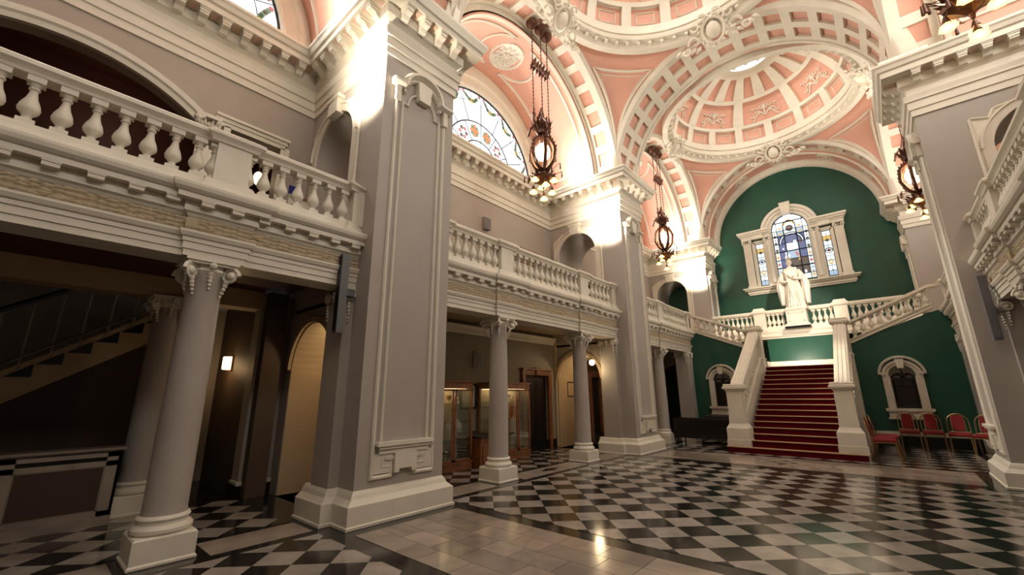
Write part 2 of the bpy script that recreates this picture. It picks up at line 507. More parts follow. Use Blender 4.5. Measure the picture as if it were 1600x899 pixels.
# green walls under the side flights
def flight_z(x):                            # underside line of the left flight
    return 3.0 + (-3.5 - x) * .47
for s, nm in ((-1, 'wall_stair_left'), (1, 'wall_stair_right')):
    sh = -.26 / 2
    ncx = -4.58 if s < 0 else 2 * XC - .34
    hole = archhole(ncx - .29, ncx + .29, 1.07, 1.98)
    xi = -3.35 if s < 0 else -3.06
    o = [(-5.98, 0), (xi, 0), (xi, 3.02), (-5.30, 3.80), (-5.98, 3.80)]
    wallobj(nm, MB().plate(o, 'y', 17.0, 17.2, [hole]), M['green'], s)
    tz = MB().box(-5.98, xi, 16.97, 17.0, .30, .42).build('baseboard_stair', M['cream'], side=s, kind='structure')
    MB().box(-5.98, xi, 16.975, 17.0, 0, .29).build('baseboard_stair_black', M['blackpaint'], side=s, kind='structure')
# cross walls on the pier lines, above and below the gallery, each with an arched passage
for i, (a, b) in enumerate(PIERS):
    for s in (-1, 1):
        b2 = b if i < 2 else 20.25
        low = [archhole(-7.7, -6.2, 0, 1.98, rz=1.0)]
        nm = ('near', 'middle', 'far')[i]
        wallobj('wall_cross_lower_' + nm, MB().plate(rect(-8.3 if i == 0 else -7.78, -5.9, 0, 3.5), 'y', a + .08, b2 - .08, low), M['taupe2'], s)
        wallobj('wall_cross_upper_' + nm, MB().plate(rect(XW - .1, -5.90, 3.5, 8.1), 'y', a, b2, [archhole(-7.44, -6.08, ZG, 5.85)]), M['taupe'], s)
        if i < 2:
            MB().arc((-6.95, (a + b2) / 2, 1.98), 'y', [(-.012, -.61), (-.0, -.61), (-.0, .61), (-.012, .61)], .75, 0, pi, 20).box(-7.70, -7.688, a + .09, b2 - .09, 0, 1.98).build('wall_passage_lining_' + nm, M['buff'], None, side=s, kind='structure')

# ================================================================== main cornice, running in and out round the piers
CORN = [(-.05, 6.90), (.03, 6.90), (.03, 7.03), (.055, 7.04), (.055, 7.20), (.085, 7.21), (.085, 7.25), (.09, 7.28), (.10, 7.34), (.03, 7.37), (.03, 7.50), (.06, 7.53), (.12, 7.58),
        (.12, 7.77), (.36, 7.77), (.36, 7.88), (.40, 7.90), (.43, 7.97), (.46, 8.0), (.46, 8.05), (-.05, 8.05)]
def corn_path(s):
    P = [(XW, -4.9)]
    for i, (a, b) in enumerate(PIERS):
        if i == 2: P += [(XW, a), (XP, a), (XP, 20.22)]
        else: P += [(XW, a), (XP, a), (XP, b), (XW, b)]
    return P
for s, nm in ((-1, 'trim_cornice_left'), (1, 'trim_cornice_right')):
    root = struct(nm, (MX(XW, s), 7, 7.03))
    P = corn_path(s)
    MB().sweep(P, CORN).build('cornice_moulding', M['cream'], root, side=s, smooth=False)
    mod = MB().box(-.0, .21, -.068, .068, 7.70, 7.775).rings([[(0, q, 7.70), (.2, q, 7.70), (.19, q, 7.66), (.10, q, 7.64), (.06, q, 7.58), (0, q, 7.56)] for q in (-.06, .06)]).box(.0, .225, -.078, .078, 7.745, 7.772)
    sof = MB().box(.02, .20, .10, .22, 7.762, 7.774)
    me = {}
    for k in range(len(P) - 1):
        p, q = Vector(P[k]), Vector(P[k + 1]); d = q - p; L = d.length; d.normalize()
        nrm = Vector((d.y, -d.x))
        # skip sections entirely behind the camera
        inner = k > 0; n = max(1, round(L / .32))
        if k == 0: st = p.y
        for j in range(n):
            t = (j + .5) * L / n
            if len(P) and 0 < k and (k % 2 == 1) and (L - t) < .0: continue
            c = p + d * t + nrm * .12
            if c.y < (-1.2 if s < 0 else 5.0): continue
            ang = atan2(nrm.y, nrm.x)
            if s > 0: c.x = 2 * XC - c.x; ang = pi - ang
            key = 'm'
            if key not in me: me[key] = mod.mesh('modillion', M['cream'])
            # inside corners: keep the brackets clear of the neighbouring wall
            if abs(d.x) > .5 and ((k in (1, 5, 9) and t < .45) or (k in (3, 7) and L - t < .45)): continue
            if abs(d.y) > .5 and abs(p.x - XW) < .1 and (t < .45 and k > 0 or L - t < .45): continue
            place('modillion', me[key], (c.x, c.y, 0), ang, root)
            if 's' not in me: me['s'] = sof.mesh('soffit_panel', M['soffit'])
            place('soffit_panel', me['s'], (c.x, c.y, 0), ang, root)

# ================================================================== vaults and domes
HX, HY = 3.24, 3.275
def arch_soffit(root, cx, y0, y1, r, axis, rows, s=-1, back=.09, inner=True):
    """coffered barrel; rows = list of (start, end) along the axis; 15 coffers round"""
    def fn(u, v, d):
        a, b = (r + d) * cos(u), (r + d) * sin(u)
        return (cx[0] + a, v, cx[1] + b) if axis == 'y' else (v, cx[0] + a, cx[1] + b)
    ribs = MB()
    edges = [y0] + [e for rw in rows for e in rw] + [y1]
    for k in range(0, len(edges), 2):
        ribs.patch(fn, 0, pi, 48, edges[k], edges[k + 1], 1, 0, back + .02)
    hw = radians(11.25)
    for ry0, ry1 in rows:
        for k in range(17):
            c = pi / 2 + (k - 8) * hw
            w = radians(4.0)
            a0, a1 = max(0, c - hw / 2 - w / 2), min(pi, c - hw / 2 + w / 2)
            if k == 0: a0 = 0
            if a1 > a0: ribs.patch(fn, a0, a1, 1, ry0, ry1, 1, 0, back + .02)
    ribs.build('coffer_ribs', M['cream'], root, side=s)
    pan = {}
    for ry0, ry1 in rows:
        for k in range(16):
            c = pi / 2 + (k - 7.5) * hw - hw / 2 + hw / 2
        for k in range(15):
            c = pi / 2 + (k - 7) * hw
            p = MB().patch(fn, c - hw / 2 + .02, c + hw / 2 - .02, 2, ry0 - .01, ry1 + .01, 1, back - .015, back + .015)
            p.build('coffer_panel', M['pink'], root, side=s)
    return fn

def leaf(mb, p, q, w, h):
    p, q = Vector(p), Vector(q); d = q - p
    n = Vector(h); sd = d.cross(n).normalized() * w
    m = p + d * .45
    mb.add([p, m + sd, q, m - sd, m + n], [(0, 1, 4), (1, 2, 4), (2, 3, 4), (3, 0, 4)])

def transverse(i, nm, cy0, cy1):
    root = struct('ceiling_arch_' + nm, (XC, cy0, ZSPR))
    L = cy1 - cy0
    w = (L - .62) / 2
    arch_soffit(root, (XC, ZSPR), cy0 + .02, cy1 - .02, HX, 'y', [(cy0 + .20, cy0 + .20 + w), (cy1 - .20 - w, cy1 - .20)])
    arch = [(-.03, -.05), (.03, -.10), (.07, -.12), (.20, -.12), (.22, -.07), (.34, -.06), (.34, .05), (-.03, .05)]
    MB().arc((XC, cy0, ZSPR), 'y', arch, HX, 0, pi, 48).build('archivolt', M['cream'], root)
    MB().arc((XC, cy1, ZSPR), 'y', [(a, -b) for a, b in arch], HX, 0, pi, 48).build('archivolt', M['cream'], root)
transverse(0, 'near', 2.95, 4.35)
transverse(1, 'middle', 10.9, 12.3)

# end arch: one row of coffers, then a pink band with plaster ovals, then the moulded rim against the green wall
root = struct('ceiling_arch_end', (XC, 18.85, ZSPR))
arch = [(-.03, -.05), (.03, -.10), (.07, -.12), (.20, -.12), (.22, -.07), (.34, -.06), (.34, .05), (-.03, .05)]
MB().arc((XC, 18.85, ZSPR), 'y', arch, HX, 0, pi, 48).build('archivolt', M['cream'], root)
arch_soffit(root, (XC, ZSPR), 18.87, 19.38, HX - .02, 'y', [(18.97, 19.27)])
def fe(u, v, d): return (XC + (3.1 + d) * cos(u), v, ZSPR + (3.1 + d) * sin(u))
MB().patch(fe, 0, pi, 48, 19.30, 20.2, 1, 0, .05).build('soffit_band', M['pink'], root)
MB().arc((XC, 19.38, ZSPR), 'y', [(-.04, 0), (0, -.05), (.16, -.05), (.16, .03), (0, .03)], 3.08, 0, pi, 48).build('soffit_moulding', M['cream'], root)
MB().arc((XC, 20.25, ZSPR), 'y', [(-.16, -.04), (-.12, -.12), (-.04, -.14), (.02, -.2), (.1, -.2), (.1, 0), (-.16, 0)], 3.02, 0, pi, 48).build('wall_arch_moulding', M['cream'], root)
for k in range(-2, 3):
    c = pi / 2 + k * .52
    m = MB()
    for rr in (.27, .2):
        m.tube([fe(c + rr * 1.15 / 3.1 * cos(t), 19.78 + rr * sin(t) * .9, -.01) for t in [2 * pi * j / 20 for j in range(21)]], .022, 5)
    for j in range(8):
        t = j * pi / 4
        leaf(m, fe(c, 19.78, -.005), fe(c + .14 / 3.1 * cos(t), 19.78 + .14 * sin(t), -.005), .03, (XC - fe(c, 19.78, 0)[0] and .03 * (XC - fe(c, 0, 0)[0]) / 3.1, 0, -.03 * sin(c)))
    m.build('oval_ornament', M['cream'], root)
MB().plate([(XC + (3.4) * cos(t), 8.05 + 3.4 * sin(t)) for t in [pi * j / 32 for j in range(33)]] + [(XC - 5.9, 8.05), (XC - 5.9, 12.2), (XC + 5.9, 12.2), (XC + 5.9, 8.05)], 'y', 18.9, 19.0).build('ceiling_end_spandrel', M['pink'], kind='structure')

# lateral barrels over the galleries, with the lunette windows
def lunette(root, cy, r, s):
    win = struct('window_lunette', (MX(XW, s), cy, 8.0)); bars = MB()
    rad = [0, .30 * r, .56 * r, .84 * r, r]
    x = XW - .06
    N = 8
    def PT(rr, t, dx=0): return (x + dx, cy + rr * cos(t), 8.02 + rr * sin(t))
    for k in range(4):
        n = (2, 6, 8, 16)[k]
        for j in range(n):
            t0, t1 = pi * j / n, pi * (j + 1) / n
            m = MB(); seg = max(1, 8 // n) + 1
            a = [PT(rad[k], t0 + (t1 - t0) * q / seg) for q in range(seg + 1)]; b = [PT(rad[k + 1], t0 + (t1 - t0) * q / seg) for q in range(seg + 1)]
            if k == 0: loop = [a[0]] + b
            else: loop = a + b[::-1]
            m.rings([loop, [(p[0] - .01, p[1], p[2]) for p in loop]])
            m.build('pane', PANES['clear'], win, side=s)
            bars.tube([PT(rad[k], t0, .01), PT(rad[k + 1], t0, .01)], .014 if k < 3 else .011, 4)
    for k in (1, 2, 3):
        bars.tube([PT(rad[k], pi * q / 30, .01) for q in range(31)], .021 if k < 3 else .009, 4)
    bars.tube([PT(r * .99, pi * q / 36, .01) for q in range(37)], .04, 5)
    bars.build('leading', M['lead'], win, side=s)
    if s < 0:
        # roundels and flower garlands painted in coloured glass
        for j in range(6):
            t = pi * (j + .5) / 6; rc = .43 * r; m = MB(); m2 = MB()
            big = j in (2, 3)
            for q in range(8 if big else 6):
                a = 2 * pi * q / (8 if big else 6); rr = .13
                c = (cy + rc * cos(t) + rr * .95 * cos(a), 8.02 + rc * sin(t) + rr * 1.1 * sin(a))
                (m if q % 2 else m2).lathe([(0, 0), (.05, 0)], n=7)
                t_ = (m if q % 2 else m2)
                k = len(t_.v) - 14
                for z in range(14):
                    v = t_.v[k + z]; t_.v[k + z] = (x + .012 + (.004 if z < 7 else 0), c[0] + v[0] * 1.35, c[1] + v[1] * 1.35)
            m.build('glass_roundel', PANES['green' if big else 'rose'], win)
            m2.build('glass_roundel', PANES['orange' if big else 'dark'], win)
            if big:
                MB().arc((x + .014, cy + rc * cos(t), 8.02 + rc * sin(t)), 'x', [(-.04, 0), (.045, 0), (.045, .006), (-.04, .006)], .045, 0, 2 * pi, 10, loop=True).build('glass_roundel', PANES['orange'], win)
        for j in range(8):
            t0 = pi * j / 8
            for part, colr in ((0, 'green'), (1, 'gold'), (2, 'rose'), (3, 'dark')):
                m = MB()
                for q in range(14):
                    f = (q + .5) / 14
                    if (part == 0 and q % 2 == 0) or (part == 1 and q in (6, 7)) or (part == 2 and q in (0, 13)) or (part == 3 and q in (3, 5, 9, 11)):
                        t = t0 + pi / 8 * (.08 + .84 * f); rr = (.965 - .12 * sin(pi * f)) * r
                        y_, z_ = cy + rr * cos(t), 8.02 + rr * sin(t); w = .055 if part != 1 else .07
                        m.rings([[(x + .012 + dd, y_ + w * cos(a), z_ + w * 1.1 * sin(a)) for a in [2 * pi * h / 6 for h in range(6)]] for dd in (0, .006)])
                if m.v: m.build('glass_garland', PANES[colr], win)
    return win

for bi, cy in enumerate(BCY):
    for s in (-1, 1):
        nm = ('near', 'middle', 'far')[bi] + ('_left' if s < 0 else '_right')
        root = struct('ceiling_vault_' + nm, (MX(-6.4, s), cy, ZSPR))
        arch = [(-.03, -.05), (.03, -.10), (.07, -.12), (.20, -.12), (.22, -.07), (.34, -.06), (.34, .05), (-.03, .05)]
        MB().arc((XP, cy, ZSPR), 'x', [(a, -b) for a, b in arch], HY, 0, pi, 48).build('archivolt', M['cream'], root, side=s)
        arch_soffit(root, (cy, ZSPR), -5.88, -5.21, HY, 'x', [(-5.74, -5.36)], s)
        R2 = 3.05
        def fl(u, v, d, cy=cy): return (v, cy + (R2 + d) * cos(u), ZSPR + (R2 + d) * sin(u))
        MB().patch(fl, 0, pi, 48, XW - .02, -5.86, 1, 0, .08).build('barrel_soffit', M['pink'], root, side=s)
        MB().arc((-5.86, cy, ZSPR), 'x', [(-.03, -.1), (0, -.02), (.04, 0), (.24, 0), (.24, -.06), (.0, -.1)], R2, 0, pi, 48).build('barrel_moulding', M['cream'], root, side=s)
        # beaded plaster frames and rosettes
        if not (bi == 0 and s > 0):
            fr = MB()
            for q, (a0, a1) in enumerate(((.12, 1.22), (pi - 1.22, pi - .12))):
                sg = 1 if q == 0 else -1
                lo, hi = (a0, a1)
                tip = hi if q == 0 else lo; base = lo if q == 0 else hi
                mid = pi / 2 - sg * .10
                P = [(base + (mid - base) * h / 14, -6.12) for h in range(15)]
                P += [(pi / 2 - sg * (.10 + .72 * cos(t) / R2), -6.76 + .60 * sin(t)) for t in [radians(80 - 16 * h) for h in range(11)]]
                P += [(base + (mid - base) * (1 - h / 14), -7.40) for h in range(15)]
                P.append(P[0])
                fr.tube([fl(u, v, -.012) for u, v in P], .040, 5)
                fr.tube([fl(u * .985 + .015 * (base + tip) / 2, v * .97 - 6.72 * .03, -.01) for u, v in P], .012, 4)
            fr.build('plaster_frame', M['cream'], root, side=s)
            m = MB(); cu, cv = pi / 2, -6.78
            cz = ZSPR + R2
            m.lathe([(.52, .02), (.52, -.02), (.49, -.05), (.44, -.05), (.42, -.02), (.38, -.02), (.2, -.03), (.1, -.03), (0.0, -.12)], (cv, cy, cz), 28)
            for ring, (r0_, r1_, n_) in enumerate(((.14, .39, 12), (.05, .2, 8))):
                for j in range(n_):
                    t = 2 * pi * (j + .5 * ring) / n_
                    leaf(m, (cv + r0_ * cos(t), cy + r0_ * sin(t), cz - .03 - .02 * ring), (cv + r1_ * cos(t), cy + r1_ * sin(t), cz - .04 - .02 * ring), .07 - .02 * ring, (0, 0, -.05))
            for j in range(28):
                t = 2 * pi * j / 28; m.ball((cv + .5 * cos(t), cy + .5 * sin(t), cz - .03), .03, 5, 3)
            m.build('rosette', M['cream'], root, side=s)
        # window wall
        r = 2.5 if bi == 0 else 2.27
        MB().plate(semi(cy, 8.0, R2 + .06, 32), 'x', XW, XW - .2, [semi(cy, 8.01, r, 32)]).build('wall_lunette_' + nm, M['cream'], side=s, kind='structure')
        MB().arc((XW, cy, 8.02), 'x', [(-.04, -.06), (0, .05), (.06, .07), (.10, .03), (.30, .03), (.34, .09), (.42, .09), (.42, -.02), (-.04, -.1)], r, 0, pi, 40).build('window_surround', M['cream'], root, side=s)
        lunette(root, cy, r, s)

# pendentive domes
def dome(bi, cy, nm, rich):
    root = struct('ceiling_dome_' + nm, (XC, cy, 11.3))
    RS = sqrt(HX ** 2 + HY ** 2)
    RR = 3.0
    ztop = ZSPR + sqrt(RS ** 2 - RR ** 2)
    for sx in (-1, 1):
        for sy in (-1, 1):
            def pen(u, v, d, sx=sx, sy=sy):       # u 0..1 across, v 0..1 up
                z = ZSPR + .02 + (ztop - ZSPR - .02) * v
                rz = sqrt(RS ** 2 - (z - ZSPR) ** 2)
                a0 = math.acos(min(1, HX / rz)) if rz > HX else 0
                a1 = math.asin(min(1, HY / rz)) if rz > HY else pi / 2
                a = a0 + (a1 - a0) * u
                k = (RS + d) / RS
                return (XC + sx * rz * k * cos(a), cy + sy * rz * k * sin(a), ZSPR + (z - ZSPR) * k)
            MB().patch(pen, 0, 1, 12, 0, 1, 14, 0, .06).build('pendentive', M['pink'], root)
            if rich:
                P = [(.5, .24)] + [(.5 + (.04 - .5 + .16) * 0 + (.20 - .5) * f, .24 + .60 * f) for f in [h / 10 for h in range(1, 11)]]
                P = [(.5 - .36 * f ** .55, .26 + .56 * f) for f in [h / 12 for h in range(13)]] + [(.14 + .72 * h / 8, .82) for h in range(1, 8)] + [(.86 - .36 * 0 - .36 * (1 - f ** .55) + 0, .26 + .56 * f) for f in [1 - h / 12 for h in range(13)]]
                Q = [(.5 - .36 * f ** .55, .26 + .56 * f) for f in [h / 12 for h in range(13)]]
                loopP = Q + [(.14 + .72 * h / 8, .82) for h in range(1, 8)] + [(1 - u, v) for u, v in Q[::-1]]
                MB().tube([pen(u, v, -.012) for u, v in loopP], .042, 5).tube([pen(.5 + (u - .5) * .86, .57 + (v - .57) * .88, -.01) for u, v in loopP], .015, 4).build('pendentive_frame', M['cream'], root)
    # moulded rim with small blocks
    rim = [(.28, 11.62), (.28, 11.10), (.10, 11.10), (.06, 11.16), (.04, 11.24), (-.10, 11.26), (-.12, 11.34), (-.06, 11.37), (-.06, 11.43), (0, 11.46), (.02, 11.56), (.12, 11.62)]
    MB().arc((XC, cy, 0), 'z', rim, 2.88, 0, 2 * pi, 72, loop=True).build('rim_cornice', M['cream'], root)
    MB().arc((XC, cy, 0), 'z', [(.0, 11.42), (.0, 11.66), (.5, 11.66), (.5, 11.42)], 2.98, 0, 2 * pi, 72, loop=True).build('rim_backing', M['cream'], root)
    if rich:
        blk = MB().box(-.10, 0, -.04, .04, 11.17, 11.25).mesh('rim_block', M['cream'])
        for j in range(56):
            t = 2 * pi * j / 56
            place('rim_block', blk, (XC + 2.93 * cos(t), cy + 2.93 * sin(t), 0), t, root)
    R0, RO, H = 2.84, .85, 2.3
    ph1 = math.acos(RO / R0)
    def df(u, v, d):                              # u azimuth, v polar 0..1
        p = v * ph1; k = 1 + d / 2.6
        return (XC + R0 * k * cos(p) * cos(u), cy + R0 * k * cos(p) * sin(u), 11.52 + H * k * sin(p))
    V = (.0, .085, .27, .31, .60, .645, .90, 1.0)
    ribs = MB()
    for a, b in ((V[0], V[1]), (V[2], V[3]), (V[4], V[5]), (V[6], V[7])):
        ribs.patch(df, 0, 2 * pi, 64, a, b, 2, 0, .14)
    for lo, hi, n, off, w in ((V[1], V[2], 16, 0, .05), (V[3], V[4], 8, pi / 8, .075), (V[5], V[6], 16, 0, .10)):
        for j in range(n):
            c = off + 2 * pi * j / n
            ribs.patch(df, c - w, c + w, 1, lo, hi, 3, 0, .14)
    ribs.build('ribs', M['cream'], root, smooth=True)
    MB().arc((XC, cy, 11.52 + H * sin(ph1)), 'z', [(-.03, -.02), (.05, -.05), (.1, 0), (.1, .3), (-.03, .3)], RO, 0, 2 * pi, 40, loop=True).build('oculus_ring', M['cream'], root, smooth=True)
    m = MB(); m.rings([[(XC + .86 * cos(t), cy + .86 * sin(t), z) for t in [2 * pi * h / 24 for h in range(24)]] for z in (13.73, 13.75)])
    m.build('oculus_glass', PANES['clear'], root)
    for lo, hi, n, off, w, kind in ((V[1], V[2], 16, pi / 16, .05, 0), (V[3], V[4], 8, 0, .075, 1), (V[5], V[6], 16, pi / 16, .10, 2)):
        for j in range(n):
            c = off + 2 * pi * j / n; hw = pi / n - w * .6
            pn = MB().patch(df, c - hw, c + hw, 4, lo - .01, hi + .01, 4, .10, .13).build('coffer_panel', M['pink'], root)
            if not rich: continue
            m = MB(); vm = (lo + hi) / 2; vh = (hi - lo) / 2
            if kind == 0:
                P = [(c - hw * .52, vm - vh * .55), (c + hw * .52, vm - vh * .55), (c + hw * .52, vm + vh * .55), (c - hw * .52, vm + vh * .55), (c - hw * .52, vm - vh * .55)]
                PP = []
                for q in range(4):
                    for h in range(3): PP.append((P[q][0] + (P[q + 1][0] - P[q][0]) * h / 3, P[q][1] + (P[q + 1][1] - P[q][1]) * h / 3))
                PP.append(P[0])
                m.tube([df(u, v, .09) for u, v in PP], .022, 4)
                for kk in (.93,):
                    P2 = [(c + (u - c) / .52 * kk, vm + (v - vm) / .55 * .97) for u, v in PP]
                    m.tube([df(u, v, .09) for u, v in P2], .02, 4)
                m.build('panel_moulding', M['cream'], pn)
            elif kind == 1:
                for sg in (-1, 1):
                    for (du, dv, rr, tn) in ((.09, -.035, .06, 1), (.17, -.055, .045, -1), (.075, .04, .05, -1), (.16, .02, .035, 1)):
                        sp = []
                        for h in range(12):
                            t = h / 11 * 4.6; q = rr * (1 - h / 14)
                            sp.append(df(c + sg * (du + q * cos(t * tn) * .9), vm + dv + q * sin(t * tn) * .55, .075))
                        m.tube(sp, .024, 4)
                    m.tube([df(c + sg * .02 + sg * .17 * f, vm - .07 + .05 * sin(f * 5), .08) for f in [h / 8 for h in range(9)]], .028, 4)
                for q in range(7):
                    t = pi * q / 6
                    leaf(m, df(c, vm, .07), df(c + .07 * cos(t), vm + .015 + .065 * sin(t), .06), .03, (0, 0, -.03))
                m.tube([df(c, vm - .08, .08), df(c, vm + .05, .08)], .03, 5)
                m.build('scroll_ornament', M['cream'], pn)
    return root
dome(0, BCY[0], 'near', False)
dome(1, BCY[1], 'middle', True)
dome(2, BCY[2], 'far', True)
# roof slab above everything keeps the daylight outside
def oc(cy): return [(XC + .9 * cos(t), cy + .9 * sin(t)) for t in [2 * pi * h / 16 for h in range(16)]]
MB().plate(rect(-8.2, 4.3, -5.3, 20.5), 'z', 14.6, 14.7).build('roof_structure', M['brown'], kind='structure')
for s in (-1, 1):
    MB().box(-8.35, -8.2, -5.3, 20.5, 8, 14.6).build('wall_attic', M['brown'], side=s, kind='structure')

# cartouches where the arches touch the dome rims
def cartouche(loc, n, lab):
    """n: horizontal unit vector pointing into the bay"""
    root = thing('cartouche', lab, 'ornament', loc, 'plaster cartouches at the arch crowns')
    L = Vector(loc); N = Vector(n); T = Vector((0, 0, 1)).cross(N)
    m = MB(); N2 = (N * .75 + Vector((0, 0, -.66))).normalized(); U = N2.cross(T)
    L = L + N2 * .17 + Vector((0, 0, -.06))
    P = lambda a, b, c: tuple(L + T * a * 1.3 + U * b * 1.3 + N2 * c * 1.4)
    m.rings([[P(rr * .8 * cos(t), rr * sin(t), d) for t in [2 * pi * h / 16 for h in range(16)]] for rr, d in ((.17, 0), (.165, .08), (.12, .12), (.02, .14))])
    m.build('oval_shield', M['cream'], root, smooth=True)
    m = MB()
    m.tube([P(.21 * cos(t), .245 * sin(t), .06) for t in [2 * pi * h / 18 for h in range(19)]], .042, 6)
    for h in range(16):
        t = 2 * pi * h / 16
        leaf(m, P(.22 * cos(t), .25 * sin(t), .05), P(.31 * cos(t + .25), .34 * sin(t + .25), .07), .055, tuple(N2 * .06))
    for sg in (-1, 1):
        m.tube([P(sg * (.12 + .09 * (1 - h / 13) * cos(h * .5)), .30 + .09 * (1 - h / 13) * sin(h * .5), .07) for h in range(11)], .028, 5)
    m.build('shield_frame', M['cream'], root, smooth=True)
    for sg in (-1, 1):
        m = MB()
        for cx_, cz_, r_, d_ in ((.38, -.08, .14, 1), (.30, .2, .1, -1), (.56, -.16, .1, -1)):
            m.tube([P(sg * (cx_ + r_ * (1 - h / 14) * cos(d_ * h * .45)), cz_ + r_ * (1 - h / 14) * sin(d_ * h * .45), .06) for h in range(13)], .034, 5)
        for h in range(5):
            leaf(m, P(sg * (.28 + .1 * h), -.18 + .02 * h, .03), P(sg * (.42 + .1 * h), -.30 + .03 * h, .06), .06, tuple(N2 * .05))
        m.build('scroll_ornament', M['cream'], root)
for cy, w_ in ((BCY[1], 'nearer'), (BCY[2], 'farther')):
    cartouche((XC, cy + 3.1, 11.22), (0, -1, 0), ('cream scrolled cartouche on the crown of the middle coffered arch', 'cream scrolled cartouche over the green end wall')[w_ == 'farther'])
    cartouche((-5.02, cy, 11.22), (1, 0, 0), 'cream scrolled cartouche above the %s left chandelier' % w_)
    cartouche((1.12, cy, 11.22), (-1, 0, 0), 'cream scrolled cartouche on the right side of the %s dome' % w_)

# ================================================================== piers
def outline_moulding(mb, pts, x, prof_w=.05, d=.04, closed=False):
    """flat bead following a (y, z) outline on the plane X = x, standing d proud towards +X"""
    P = [Vector(p) for p in pts]; n = len(P); R = []
    for i in range(n):
        dp = (P[i] - P[i - 1]).normalized() if i > 0 or closed else None
        dn = (P[(i + 1) % n] - P[i]).normalized() if i < n - 1 or closed else None
        dp = dp or dn; dn = dn or dp
        n1 = Vector((dp.y, -dp.x)); n2 = Vector((dn.y, -dn.x)); m = n1 + n2
        m = m / max(.3, m.dot(n1)) if m.length > 1e-5 else n1
        w = prof_w
        R.append([(x + dd, P[i].x + m.x * o, P[i].y + m.y * o) for o, dd in ((-w, -.02), (-w, d * .5), (-w * .4, d), (w * .3, d), (w, d * .45), (w, -.02))])
    mb.rings(R, loop=closed, cap=not closed); return mb

